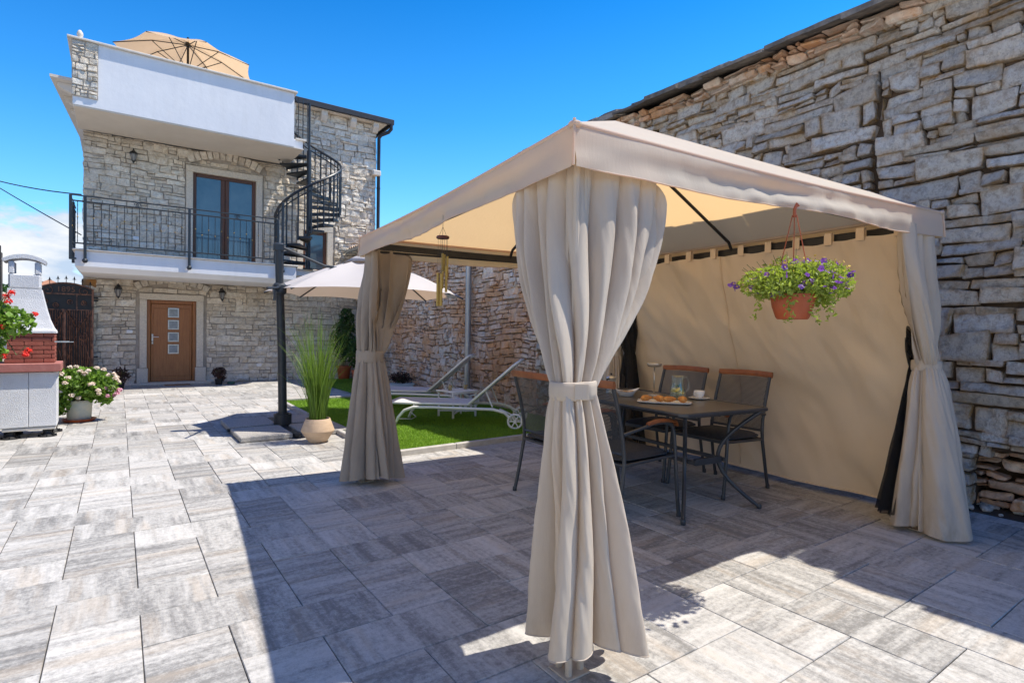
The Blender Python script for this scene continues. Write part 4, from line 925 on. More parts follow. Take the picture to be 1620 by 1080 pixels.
curtain(GB, 'curtain', tb, 1.03, .072, .06, 6)
# black mosquito nets tied behind the curtains
def net(C, e1, e2, L1, L2, tie, zt, zb, rt, rb, seed, bot=None):
    Gn = cloth_column(C, e1, e2, L1, L2, zt, 1.90, zb, rt, rb, seed, tie, bot or tie, n=10, nth=200, nz=70, fold=.8)
    o = put(col_obj('mosquito_net', Gn, 'net'), gz); return o
net((4.30, 1.50), (-2.9, .2), (.1, 2.9), .02, .05, (4.285, 1.49), 1.05, .07, .024, .036, 31, (4.18, 1.57))
net((4.36, 4.24), (-2.8, .15), (-.1, -2.9), .12, .26, (4.36, 4.08), 1.04, .05, .045, .12, 33)
# back side panel hung from the rail by loops
q = MB(); ns, nt = 150, 60; S, T = np.meshgrid(np.linspace(0, 1, ns), np.linspace(0, 1, nt))
pA = inset(CB, .14); pB = inset(CR, .16); P = np.zeros((nt, ns, 3)); P[..., 0] = pA[0]+(pB[0]-pA[0])*S; P[..., 1] = pA[1]+(pB[1]-pA[1])*S
dr = np.abs(np.sin(np.pi*S*11))*.010*(1-T)**2
P[..., 2] = 1.925-(1.925-.05)*T-dr*1.0
fold = .06*fbm(np.dstack([S*3.2-T*1.6, T*1.5, S*0]), 5, 4)+.018*fbm(np.dstack([S*15-T*5.5, T*1.1, S*0+4]), 6, 3)*(1-T*.5)+.010*np.sin(np.pi*S*22)*(1-T)**1.5
diag = .045*np.exp(-((S-(.62+.36*(1-T)))/.12)**2)*np.sin(np.pi*T)
P[..., 0] += T**1.2*.33+.11*np.sin(np.pi*T)*np.sin(np.pi*S)+fold+diag; q.grid(P)
for i in (0, 1): pass
bp = G_(q, 'back_panel', 'panel', smooth=True)
q = MB(); s_ = .47; P2 = P[:, int(ns*s_)]; q.tube([(x-.006, y, z) for x, y, z in P2[::2]], .006, 5); q.tube([(x-.004, y, z+.004) for x, y, z in P[-1][::3]], .007, 5); o = q.build('seam', 'panel', smooth=True); o.parent = bp; o.matrix_parent_inverse = Matrix.Identity(4)
for k in range(12):
    s = .02+.96*k/11; i = int(s*(ns-1)); x, y, z = P[0][i]; q = MB(); xr = x+.01; q.box((xr-.020, y-.026, z-.02), (xr-.017, y+.026, z+.062)); q.box((xr+.017, y-.026, z-.02), (xr+.020, y+.026, z+.062)); q.box((xr-.020, y-.026, z+.0625), (xr+.020, y+.026, z+.065)); q.box((xr-.016, y-.025, z-.022), (xr+.016, y+.025, z-.018))
    o = q.build('loop', 'panel'); o.parent = bp

# ================================================================ DINING SET
def garden_chair():
    t_ = thing('garden_chair', '', 'chair')
    q = MB()
    def up(x, s=1): return x
    for s in (-1, 1):
        q = MB(); q.tube([(-.31, s*.25, .012), (-.27, s*.248, .20), (-.235, s*.244, .40), (-.235, s*.240, .50)], .0135, 10); q.lathe([(.015, 0), (.017, .004), (.016, .03), (.0135, .035)], (-.312, s*.25, 0), 10); q.build('leg', 'gun', t_, auto=True)
        q = MB(); q.tube([(.285, s*.27, .012), (.262, s*.268, .22), (.245, s*.265, .42), (.232, s*.263, .55), (.215, s*.262, .615), (.18, s*.262, .645), (.12, s*.262, .655)], .0135, 10); q.lathe([(.015, 0), (.017, .004), (.016, .03), (.0135, .035)], (.287, s*.27, 0), 10); q.build('leg', 'gun', t_, auto=True)
        q = MB(); q.tube([(.14, s*.262, .655), (.02, s*.264, .655), (-.12, s*.262, .63), (-.255, s*.25, .605)], .011, 8); ar = q.build('armrest', 'gun', t_, auto=True)
        q = MB(); pts = [(.255, .628), (.235, .652), (.15, .667), (.05, .669), (-.045, .655)]; Gd = []
        for i, (x, z) in enumerate(pts):
            w_ = (.018, .026, .028, .024, .012)[i]; Gd.append([(x, s*.263-w_, z), (x, s*.263-w_*.7, z+.011), (x, s*.263+w_*.7, z+.011), (x, s*.263+w_, z), (x, s*.263+w_*.8, z-.008), (x, s*.263-w_*.8, z-.008)])
        q.grid(Gd, wrap=True); q.add(Gd[0], [range(6)]); q.add(Gd[-1], [range(6)[::-1]]); q.build('arm_pad', 'teak', ar, auto=True)
    q = MB()
    for s in (-1, 1): q.tube([(-.235, s*.240, .45), (-.245, s*.238, .56), (-.28, s*.236, .72), (-.335, s*.234, .90)], .0135, 10)
    q.tube([(-.236, -.24, .475), (-.236, .24, .475)], .010, 8); q.build('back_frame', 'gun', t_, auto=True)
    q = MB(); Gd = []
    for z, x in ((.478, -.236), (.56, -.247), (.64, -.263), (.72, -.281), (.80, -.305), (.898, -.333)): Gd.append([(x-.018*math.cos(math.pi*k/8-math.pi/2)*.8, -.228+.456*k/8, z) for k in range(9)])
    q.grid(Gd); q.build('back_mesh', 'perf', t_, smooth=True)
    q = MB(); Gd = []
    for k in range(13):
        y = -.25+.5*k/12; bx = -.345-.030*math.sin(math.pi*k/12); zc = .918+.006*math.sin(math.pi*k/12)
        Gd.append([(bx+.012, y, zc-.022), (bx+.016, y, zc), (bx+.008, y, zc+.024), (bx-.010, y, zc+.024), (bx-.014, y, zc), (bx-.006, y, zc-.022)])
    q.grid(Gd, wrap=True); q.add(Gd[0], [range(6)]); q.add(Gd[-1], [range(6)[::-1]]); q.build('top_rail', 'teak', t_, auto=True)
    q = MB(); q.tube([(-.24, -.243, .405), (.24, -.262, .425), (.25, -.24, .425), (.25, .24, .425), (.24, .262, .425), (-.24, .243, .405)], .011, 8, closed=True); q.box((-.225, -.235, .405), (.235, .235, .415)); q.build('seat_frame', 'gun', t_, auto=True)
    q = MB(); n = 16; Gt = []
    S, T = np.meshgrid(np.linspace(-1, 1, n), np.linspace(-1, 1, n)); e = (1-np.abs(S)**6)*(1-np.abs(T)**6)
    X = .235*S*(1-.06*np.abs(T)**8); Y = .232*T*(1-.06*np.abs(S)**8); q.grid(np.dstack([X, Y, .437+.032*e**.5+.006*(1-S**2)*(1-T**2)])); q.grid(np.dstack([X, Y, .437-.02*e**.5])[::-1])
    pr = [(x, y, .437) for x, y in [(.235*math.copysign(abs(math.cos(a))**.25, math.cos(a)), .232*math.copysign(abs(math.sin(a))**.25, math.sin(a))) for a in np.linspace(0, 2*math.pi, 40, endpoint=False)]]
    q.tube(pr, .007, 6, closed=True); q.build('cushion', 'cushion', t_, auto=True)
    return t_
ch0 = garden_chair()
for i, (x, y, rz, lab) in enumerate([(2.83, 2.71, R_(1.5), 'charcoal mesh garden armchair right behind the near tied curtain, back turned'), (2.84, 3.29, R_(-3), 'charcoal mesh garden armchair left of the near curtain, its back towards the lawn'),
                                 (4.03, 2.78, R_(180-2), 'charcoal mesh garden armchair by the back panel at the near right end of the table'), (4.02, 3.37, R_(180+1), 'charcoal mesh garden armchair by the back panel behind the glass jug')]):
    o = ch0 if i == 0 else copytree(ch0); o.location = (x, y, 0); o.rotation_euler = (0, 0, rz); tag(o, lab, 'chair', 'garden chairs around the dining table')
TA = R_(-5.5); tx, ty = 3.46, 3.00
tb_ = thing('dining_table', 'rectangular charcoal metal garden table with curved legs under the gazebo', 'table', (tx, ty, 0), TA)
q = MB(); hx, hy = .425, .745; q.box((-hx+.012, -hy+.012, .712), (hx-.012, hy-.012, .724), ch=.002); q.build('tabletop', 'table_top', tb_)
q = MB(); rc_ = [(hx, -hy+.03), (hx, hy-.03), (hx-.03, hy), (-hx+.03, hy), (-hx, hy-.03), (-hx, -hy+.03), (-hx+.03, -hy), (hx-.03, -hy)]; q.tube([(x, y, .716) for x, y in rc_], .014, 8, closed=True); q.box((-hx+.05, -hy+.05, .685), (hx-.05, -hy+.075, .711)); q.box((-hx+.05, hy-.075, .685), (hx-.05, hy-.05, .711)); q.box((-hx+.05, -hy+.076, .685), (-hx+.075, hy-.076, .711)); q.box((hx-.075, -hy+.076, .685), (hx-.05, hy-.076, .711)); q.build('rim', 'gun', tb_, auto=True)
for sx in (-1, 1):
    for sy in (-1, 1):
        q = MB(); P = []
        for t_ in np.linspace(0, 1, 16):
            z = .70*(1-t_)+.012*t_; bow = math.sin(math.pi*min(1, t_*1.0))**1.0*.25*(1 if t_ < .5 else 1); P.append((sx*(hx-.045-bow*.85), sy*(hy-.03-bow*.78), z))
        q.tube(P, .0145, 10); q.lathe([(.015, 0), (.018, .004), (.017, .03), (.014, .035)], (P[-1][0], P[-1][1], 0), 10); q.build('leg', 'gun', tb_, auto=True)
q = MB()
for sx in (-1, 1): q.box((sx*.145-.012, -.60, .34), (sx*.145+.012, .60, .365))
for sy in (-1, 1): q.box((-.131, sy*.575-.012, .33), (.131, sy*.575+.012, .375))
q.build('stretcher', 'gun', tb_)
ZB_ = .7245
# things on the table
t_ = thing('serving_tray', 'white rectangular china platter holding golden croissants', 'platter', (3.335, 2.765, ZB_), R_(-52))
q = MB(); Gd = []
for k, (sx, sy, z) in enumerate([(.0, .0, .006), (.155, .062, .006), (.17, .075, .012), (.195, .093, .017), (.196, .094, .014), (.17, .07, .002), (.15, .055, 0.0)]):
    Gd.append([(sx*math.copysign(abs(math.cos(a))**.35, math.cos(a)), sy*math.copysign(abs(math.sin(a))**.35, math.sin(a)), z) for a in np.linspace(0, 2*math.pi, 48, endpoint=False)])
q.grid(Gd, wrap=True); q.build('plate', 'china', t_, smooth=True)
def croissant(loc, rz, s=1, lab=''):
    q = MB(); n = 41; Gd = []
    for i in range(n):
        u = -1+2*i/(n-1); a = u*1.15; rr_ = s*(.024*(1-abs(u)**2.2)+.004); seg = .86+.18*abs(math.sin(u*3.6*math.pi/1.15)); rr_ *= seg
        cx, cy = .045*s*math.cos(a)-.03*s, .058*s*math.sin(a)*1.1; nx, ny = math.cos(a), math.sin(a)
        Gd.append([(cx+nx*rr_*math.cos(b), cy+ny*rr_*math.cos(b), .026*s+rr_*.85*math.sin(b)) for b in np.linspace(0, 2*math.pi, 12, endpoint=False)])
    q.grid(Gd, wrap=True); o = q.build('croissant', 'croissant', smooth=True); o.location = loc; o.rotation_euler = (0, 0, rz); return tag(o, lab, 'croissant', 'croissants on the platter')
d = np.array([math.cos(R_(-52)), math.sin(R_(-52))])
for k, (u, rz, s, lab) in enumerate([(-.125, 2.6, .95, 'golden croissant at the left end of the platter'), (-.045, .5, 1.0, 'golden croissant second from the left end of the platter'), (.04, 2.2, .92, 'golden croissant third from the left end of the platter'), (.12, .2, 1.02, 'golden croissant at the right end of the platter beside the jug')]):
    croissant((3.335+d[0]*u, 2.765+d[1]*u, ZB_+.008), R_(-52)+rz, s, lab)
t_ = thing('glass_jug', 'clear glass jug of water with lemon slices and mint', 'jug', (3.62, 2.87, ZB_))
q = MB(); q.lathe([(.055, 0), (.060, .004), (.062, .03), (.058, .09), (.048, .13), (.046, .16), (.052, .19), (.050, .19), (.044, .16), (.045, .13), (.055, .09), (.059, .03), (.057, .008), (.0, .006)], n=32); q.build('glass_body', 'clear', t_, smooth=True)
q = MB(); q.tube([(.046, -.005, .165), (.085, -.02, .175), (.103, -.028, .14), (.098, -.026, .08), (.062, -.01, .05)], .008, 8); q.build('handle', 'clear', t_, smooth=True)
q = MB(); q.lathe([(.0, .009), (.055, .009), (.0565, .04), (.0525, .095), (.0, .095)], n=24); wm_ = mat('lemon_water', (.75, .78, .45), None, .05, alpha=.10); q.build('water', wm_, t_, smooth=True)
for k in range(7):
    q = MB(); a = k*1.3; q.obox((.028*math.cos(a), .028*math.sin(a), .055+.009*(k % 4)), (.042, .042, .005), rz=a, rx=.5+.4*math.sin(k), ry=.4*math.cos(k*2), ch=.002); q.build('lemon_slice', 'lemon', t_)
leaves('mint_sprig', blob(30, (0, 0, .085), (.035, .035, .03), 4), .022, 'mint', t_)
t_ = thing('coffee_cup', 'white china coffee cup standing on its saucer', 'cup', (3.80, 2.80, ZB_+.014))
q = MB(); q.lathe([(.0, .003), (.022, .0), (.026, .004), (.038, .022), (.043, .055), (.041, .055), (.036, .022), (.02, .008), (0, .007)], n=28); q.build('bowl', 'china', t_, smooth=True)
q = MB(); q.tube([(-.040, 0, .048), (-.062, .003, .045), (-.064, .003, .025), (-.036, 0, .016)], .0042, 8); q.build('handle', 'china', t_, smooth=True)
q = MB(); q.lathe([(.0, .004), (.03, 0), (.035, .003), (.082, .014), (.081, .017), (.04, .009), (0, .008)], (3.80, 2.80, ZB_), 36); tag(q.build('saucer', 'china', smooth=True, loc=(3.80, 2.80, ZB_)), 'white china saucer under the coffee cup', 'saucer')
t_ = thing('serving_bowl', 'white boat-shaped china bowl of nuts', 'bowl', (3.43, 3.24, ZB_), R_(-40))
q = MB(); Gd = []
for (r_, z) in [(.0, .006), (.045, .008), (.07, .028), (.098, .055), (.100, .057), (.095, .052), (.07, .022), (.05, .0), (.0, .0)]: Gd.append([(r_*math.cos(a)*1.1, r_*math.sin(a)*.75, z+(z > .02)*.016*math.cos(2*a)) for a in np.linspace(0, 2*math.pi, 40, endpoint=False)])
q.grid(Gd, wrap=True); q.build('dish', 'china', t_, smooth=True)
q = MB(); r = np.random.default_rng(3)
for k in range(60):
    x, y = r.uniform(-.06, .06), r.uniform(-.035, .035); q.cur = r.uniform(); q.ball((x, y, .030+r.uniform(0, .012)), .008, 6)
o = q.build('nuts', mat('roasted_nuts', (.40, .26, .15), (.55, .42, .30), .7, 60, attr='rnd'), t_); o['kind'] = 'stuff'
t_ = thing('table_lamp', 'small champagne cordless table lamp with flat disc head', 'lamp', (3.67, 3.15, ZB_))
lm = mat('champagne_metal', (.55, .50, .43), None, .3, metal=.7)
q = MB(); q.lathe([(.0, 0), (.048, 0), (.05, .004), (.048, .012), (.01, .016), (0, .016)], n=28); q.build('base', lm, t_, auto=True)
q = MB(); q.tube([(0, 0, .012), (0, 0, .245)], .006, 10); q.build('stem', lm, t_, smooth=True)
q = MB(); q.lathe([(.0, .24), (.045, .243), (.056, .25), (.06, .258), (.060, .272), (.056, .276), (0, .277)], n=32); q.build('lamp_head', lm, t_, auto=True)
t_ = thing('moka_pot', 'aluminium moka coffee pot at the far end of the table', 'coffee pot', (3.47, 3.45, ZB_), R_(200))
q = MB(); q.lathe([(.045, 0), (.047, .004), (.038, .055), (.036, .06), (.040, .064), (.036, .068), (.034, .075), (.046, .135), (.044, .14), (.03, .15), (.008, .158), (0, .158)], n=8); q.build('body', 'steel', t_)
q = MB(); q.ball((0, 0, .168), .010, 8); q.tube([(.044, 0, .13), (.085, 0, .128), (.088, 0, .08)], .007, 8); q.build('handle', 'black', t_, auto=True)

# ================================================================ HANGING BASKET and WIND CHIME
hb = thing('hanging_basket', 'terracotta hanging basket of violet petunias under the gazebo valance', 'flower basket', (2.66, 1.44, 1.318))
q = MB(); q.lathe([(.0, 0), (.068, 0), (.070, .004), (.074, .008), (.092, .06), (.097, .095), (.101, .096), (.103, .118), (.098, .119), (.09, .10), (.06, .09), (0, .09)], n=36); q.build('pot', 'terracotta', hb, auto=True)
q = MB()
for k in range(3):
    a = k*2.094+.5; q.tube([(.097*math.cos(a), .097*math.sin(a), .11), (.01*math.cos(a), .01*math.sin(a), .50)], .0025, 5)
q.tube([(0, 0, .49), (0, 0, .53), (.012, -.004, .555), (.02, -.006, .545)], .008, 8); q.build('hanger', 'terracotta', hb)
r = np.random.default_rng(12)
P = np.concatenate([blob(2000, (0, 0, .175), (.185, .18, .09), 1, .2), blob(1400, (.13, -.06, .18), (.175, .15, .11), 2, .2), blob(900, (-.13, .04, .165), (.165, .14, .08), 3, .2), blob(260, (.02, .02, .24), (.15, .13, .07), 5, .3)])
trail = []
for k in range(14):
    a = r.uniform(-1.2, 1.0) if k < 9 else r.uniform(2, 4.4); L = r.uniform(.06, .17)
    for s in np.linspace(0, 1, 28): trail.append((.12*math.cos(a)*(1+s*.45), .12*math.sin(a)*(1+s*.45), .15-L*s**1.5))
P2 = np.array(trail)+r.normal(0, .010, (len(trail), 3))
leaves('foliage', np.concatenate([P, P2]), .022, 'leaf_lime', hb, aspect=.5, seed=4)
q = MB()
for k in range(70):
    a = r.uniform(0, 6.28); d_ = r.uniform(.05, .25); q.tube([(.04*math.cos(a), .04*math.sin(a), .10), (d_*.6*math.cos(a), d_*.6*math.sin(a), .17+r.uniform(0, .06)), (d_*math.cos(a), d_*math.sin(a), .17+r.uniform(-.02, .16)*(1.25-d_*3))], .0012, 4, cap=False)
q.build('stems', 'stem', hb)
def flowers(name, P, rad, m, parent, seed, petals=5, look=(0, -.3, .6)):
    r_ = np.random.default_rng(seed); V = []; F = []; rn = []
    for p in P:
        nrm = np.array(look)+r_.normal(0, .45, 3); nrm /= np.linalg.norm(nrm); a = np.cross(nrm, (.3, .9, .1)); a /= np.linalg.norm(a); b_ = np.cross(nrm, a); k = len(V); V.append(p-nrm*rad*.25); m_ = petals*4; q_ = r_.uniform(); ro = r_.uniform(0, 6)
        for i in range(m_):
            t_ = 2*math.pi*i/m_; rr_ = rad*(.80+.22*abs(math.cos(petals*t_/2)))*r_.uniform(.93, 1.05); V.append(p+a*rr_*math.cos(t_+ro)+b_*rr_*math.sin(t_+ro)+nrm*rad*.12*math.sin(3*t_))
        for i in range(m_): F.append((k, k+1+i, k+1+(i+1) % m_)); rn.append(q_)
    return fastmesh(name, V, F, m, parent, rn)
d_ = blob(120, (0, 0, .19), (.26, .26, .10), 8, .8); d_ = d_[(d_[:, 2] > .10)]; cam_side = d_[(d_[:, 1] < .12)]
cl = np.concatenate([blob(9, c_, (.035, .035, .02), 20+i) for i, c_ in enumerate([(-.20, .10, .19), (-.155, .05, .215), (-.10, .0, .17), (-.05, -.10, .175), (.07, -.15, .16), (.17, -.16, .17), (.10, -.13, .215), (-.24, .14, .16)])])
PF = np.concatenate([cam_side[:44], cl[::2]])
[flowers('eye', PF[i:i+1]+np.array([0, -.003, .001]), .004, 'petal_yellow', flowers('petunia', PF[i:i+1], .0155*random.uniform(.75, 1.1), 'petal_purple', hb, 6+i), 6+i) for i in range(len(PF))]
PY = blob(70, (.08, -.02, .245), (.20, .18, .065), 15, .8); flowers('faded_buds', PY, .006, 'petal_yellow', hb, 7)

wc = thing('wind_chime', 'bamboo wind chime hanging from the left side of the gazebo', 'wind chime', (1.46, 2.76, 1.745))
q = MB(); q.lathe([(.0, 0), (.033, 0), (.036, .004), (.036, .010), (.033, .014), (0, .014)], n=24); q.build('disc', 'cherry', wc, auto=True)
q = MB(); q.tube([(0, 0, .065), (0, 0, .135)], .0012, 4)
for k in range(3): a = k*2.09; q.tube([(.025*math.cos(a), .025*math.sin(a), .014), (0, 0, .065)], .001, 4)
tubes = [(-.026, .004, .20, .19), (-.016, -.02, .205, .185), (-.004, .022, .25, .14), (.012, -.022, .16, .15), (.0, .0, .085, .10), (.018, .012, .09, .10), (.027, -.004, .10, .125), (-.006, -.012, .19, .10)]
for (x, y, a, L) in tubes: q.tube([(x, y, 0), (x, y, -a*.95)], .0009, 4)
q.build('strings', 'black', wc)
for (x, y, a, L) in tubes:
    q = MB(); q.tube([(x, y, -a*.95), (x, y, -a*.95-L*.95)], .0068, 10); q.build('chime_tube', 'bamboo', wc, auto=True)
# ================================================================ CANTILEVER PARASOL BY THE LAWN
um = thing('side_parasol', 'large ecru side-pole parasol with anthracite mast beside the lawn', 'parasol', (1.67, 7.32, 0))
def U_(mb, n, m, **k): return put(mb.build(n, m, **k), um)
q = MB(); q.tube([(1.67, 7.32, .16), (1.655, 7.32, .9), (1.60, 7.30, 2.25)], [.052, .050, .046], 18); U_(q, 'mast', 'iron', auto=True)
q = MB(); q.tube([(1.67, 7.32, .055), (1.67, 7.32, .185)], .105, 20); q.tube([(1.67, 7.32, .185), (1.67, 7.32, .20)], .075, 20); q.box((1.05, 7.285, .02), (2.28, 7.355, .05)); q.box((1.635, 6.58, .02), (1.705, 8.02, .05)); U_(q, 'cross_base', 'iron', auto=True)
for (x0, y0) in ((1.075, 6.60), (1.725, 6.60), (1.075, 7.37), (1.725, 7.37)):
    q = MB(); q.box((x0, y0, .004), (x0+.545, y0+.67, .062), ch=.008); U_(q, 'ballast_slab', 'concrete')
UC = np.array([2.80, 7.42]); UZ, UA, UR = 1.72, 2.23, 1.32
rot0 = math.atan2(.36, -1.16)
vert = [np.array([UC[0]+UR*math.cos(rot0+k*math.pi/4), UC[1]+UR*math.sin(rot0+k*math.pi/4), UZ]) for k in range(8)]; ap = np.array([UC[0], UC[1], UA])
q = MB()
for k in range(8):
    A, Cc = vert[k], vert[(k+1) % 8]; S, T = np.meshgrid(np.linspace(0, 1, 14), np.linspace(0, 1, 14)); E = A+(Cc-A)*S[..., None]; mid = (A+Cc)/2; inn = (ap-mid); inn[2] = 0; inn /= np.linalg.norm(inn)
    P = E+(ap-E)*T[..., None]; sg = np.sin(np.pi*S); P += inn*(sg*(1-T)*.055)[..., None]; P[..., 2] += .05*np.sin(np.pi*T)-.035*sg*np.sin(np.pi*T)+.02*sg*(1-T); q.grid(P)
cn_ = U_(q, 'canopy', 'shade_cloth', smooth=True)
q = MB(); q.lathe([(.34, UA-.085), (.2, UA-.0), (.0, UA+.06)], (UC[0], UC[1], 0), 16); q.build('vent_cap', 'shade_cloth', smooth=True).parent = cn_
for k in range(8):
    q = MB(); v = vert[k]; q.tube([tuple(v+np.array([0, 0, -.012])), tuple(v+(ap-v)*.5+np.array([0, 0, .045])), tuple(ap+np.array([0, 0, -.03]))], .011, 6); U_(q, 'rib', 'iron')
q = MB(); q.tube([tuple(ap+np.array([0, 0, -.45])), tuple(ap+np.array([0, 0, .08]))], .022, 10); U_(q, 'hub', 'iron')
q = MB(); q.obox((1.60, 7.30, 2.24), (.12, .09, .10), ch=.015); q.tube([(1.62, 7.29, 2.25), (2.16, 7.32, 2.06), (2.28, 7.33, 2.05)], .018, 8); q.obox((2.22, 7.33, 2.055), (.14, .05, .03), ch=.008); U_(q, 'upper_arm', 'iron', auto=True)
q = MB(); q.obox((1.617, 7.305, 1.73), (.15, .13, .15), ch=.03); q.tube([(1.60, 7.22, 1.76), (1.54, 7.17, 1.72), (1.53, 7.16, 1.58)], .018, 8); q.tube([(1.60, 7.24, 1.74), (1.38, 6.83, 1.70)], .015, 8); q.tube([(1.66, 7.30, 1.76), (2.0, 7.22, 1.80)], .018, 8); U_(q, 'slider', 'iron', auto=True)

# ================================================================ TERRACE PARASOL
tp = thing('terrace_parasol', 'sand coloured round parasol open above the roof terrace parapet', 'parasol', (1.22, 14.3, 5.49))
TC = np.array([1.22, 14.3]); tv = [np.array([TC[0]+1.36*math.cos(k*math.pi/4+.15), TC[1]+1.36*math.sin(k*math.pi/4+.15), 7.02]) for k in range(8)]; ta = np.array([TC[0], TC[1], 7.52])
q = MB()
for k in range(8):
    A, Cc = tv[k], tv[(k+1) % 8]; S, T = np.meshgrid(np.linspace(0, 1, 12), np.linspace(0, 1, 12)); E = A+(Cc-A)*S[..., None]; inn = ta-(A+Cc)/2; inn[2] = 0; inn /= np.linalg.norm(inn); P = E+(ta-E)*T[..., None]; sg = np.sin(np.pi*S); P += inn*(sg*(1-T)*.05)[..., None]; P[..., 2] += .05*np.sin(np.pi*T)-.02*sg; q.grid(P)
put(q.build('canopy', 'beige_parasol', smooth=True), tp)
q = MB(); q.tube([(TC[0], TC[1], 5.49), (TC[0], TC[1], 7.60)], .024, 10); q.tube([(TC[0], TC[1], 6.80), (TC[0], TC[1], 6.88)], .045, 12); q.tube([(TC[0], TC[1], 7.40), (TC[0], TC[1], 7.47)], .05, 12); put(q.build('pole', 'black', auto=True), tp)
for k in range(8):
    v = tv[k]; h_ = v+(ta-v)*.5+np.array([0, 0, .035]); q = MB(); q.tube([tuple(v+np.array([0, 0, -.01])), tuple(h_+np.array([0, 0, -.01])), (TC[0], TC[1], 7.44)], .010, 6); q.tube([(TC[0], TC[1], 6.84), tuple(h_+np.array([0, 0, -.015]))], .009, 6); put(q.build('rib', 'black'), tp)

# ================================================================ SUN LOUNGERS + SIDE TABLE
def lounger():
    t_ = thing('sun_lounger', '', 'sun lounger')   # local: x along length from the foot end, y across, origin at foot end
    W2 = .30
    for s in (-1, 1):
        q = MB(); y = s*W2; q.tube([(.0, y, .015), (.04, y, .11), (.12, y, .20), (.24, y, .245), (.5, y, .25), (1.28, y, .245), (1.42, y, .21), (1.52, y, .12)], .019, 10); q.build('side_frame', 'white_frame', t_, smooth=True)
        q = MB(); q.tube([(-.12, y*.93, .29), (.95, y*.93, .295)], .015, 8); q.tube([(.95, y*.93, .295), (1.52, y*.93, .80), (1.60, y*.93, .86)], .017, 8); q.tube([(.24, y*.93, .245), (.24, y*.93, .30)], .01, 6); q.build('bed_rail', 'white_frame', t_, smooth=True)
        q = MB(); q.tube([(1.16, y*.85, .50), (1.26, y*.85, .27)], .009, 6); q.tube([(1.35, y*.85, .25), (1.55, y*.8, .16)], .009, 6); q.build('back_strut', 'white_frame', t_)
        w_ = MB(); c = Vector((1.56, y*1.08, .105)); w_.tube([tuple(c+Vector((.088*math.cos(a), 0, .088*math.sin(a)))) for a in np.linspace(0, 2*math.pi, 28, endpoint=False)], .014, 8, closed=True)
        wo = w_.build('wheel', 'white_frame', t_, smooth=True); w_ = MB(); w_.tube([tuple(c-Vector((0, .018, 0))), tuple(c+Vector((0, .018, 0)))], .022, 10)
        for k in range(6): a = k*math.pi/3; w_.tube([tuple(c), tuple(c+Vector((.085*math.cos(a), 0, .085*math.sin(a))))], .008, 6)
        w_.build('spokes', 'white_frame', wo)
    q = MB(); q.tube([(1.56, -.34, .105), (1.56, .34, .105)], .009, 8); q.tube([(-.12, -.28, .29), (-.12, .28, .29)], .015, 8); q.tube([(.12, -.3, .20), (.12, .3, .20)], .011, 8); q.tube([(1.60, -.28, .86), (1.60, .28, .86)], .017, 8); q.tube([(.03, -.3, .09), (.16, -.1, .06), (.16, .1, .06), (.03, .3, .09)], .008, 6); q.build('cross_bars', 'white_frame', t_, smooth=True)
    S, T = np.meshgrid(np.linspace(-1, 1, 9), np.linspace(0, 1, 14)); q = MB(); q.grid(np.dstack([-.12+1.07*T, S*.275, .305-.016*(1-S**2)*np.sin(np.pi*T)])); q.grid(np.dstack([-.12+1.07*T, S*.275, .299-.016*(1-S**2)*np.sin(np.pi*T)])[::-1]); q.build('seat_sling', 'sling', t_, smooth=True)
    q = MB(); q.grid(np.dstack([.955+.60*T+.01*(1-S**2), S*.275, .302+.53*T-.012*(1-S**2)])); q.build('back_sling', 'sling', t_, smooth=True); return t_
lo = lounger(); lo.location = (2.93, 6.78, .012); lo.rotation_euler = (0, 0, R_(-41.5)); 
# local y=+.30 is the far side: shift so the near frame stands on the listed foot point
for o, p, lab in ((lo, (2.93, 6.78), 'white sun lounger with raised back nearest the kerb'), (copytree(lo), (3.17, 8.42), 'white sun lounger with raised back behind the other one, near the downpipe')):
    o.location = (p[0]+.30*math.sin(R_(41.5)), p[1]+.30*math.cos(R_(41.5)), .014); tag(o, lab, 'sun lounger', 'white sun loungers on the turf')
t_ = thing('side_table', 'small white slatted side table between the two loungers', 'side table', (3.98, 7.02, .014), R_(8))
q = MB()
for k in range(5): q.box((-.235+k*.095, -.20, .375), (-.235+k*.095+.088, .20, .39), ch=.003)
q.box((-.225, -.19, .355), (.225, -.17, .374)); q.box((-.225, .17, .355), (.225, .19, .374)); q.build('table_top', 'white_frame', t_)
for (x, y) in ((-.2, -.17), (.2, -.17), (-.2, .17), (.2, .17)): q = MB(); q.box((x-.012, y-.012, 0), (x+.012, y+.012, .354), ch=.002); q.build('leg', 'white_frame', t_)
q = MB(); q.obox((0, 0, .075), (.5, .02, .018), rz=.70); q.obox((0, 0, .094), (.5, .02, .018), rz=-.70); q.build('cross_brace', 'white_frame', t_)
for (x, y, lab) in ((3.86, 7.02, 'amber drink in a low glass at the left of the side table'), (4.12, 7.03, 'amber drink in a low glass at the right of the side table')):
    g_ = thing('drinking_glass', lab, 'glass', (x, y, .405)); q = MB(); q.lathe([(.03, 0), (.034, .09), (.032, .09), (.028, .004), (0, .004)], n=20); q.build('tumbler', 'clear', g_, smooth=True); q = MB(); q.lathe([(0, .006), (.0275, .006), (.031, .07), (0, .07)], n=18); q.build('drink', 'juice', g_, smooth=True)

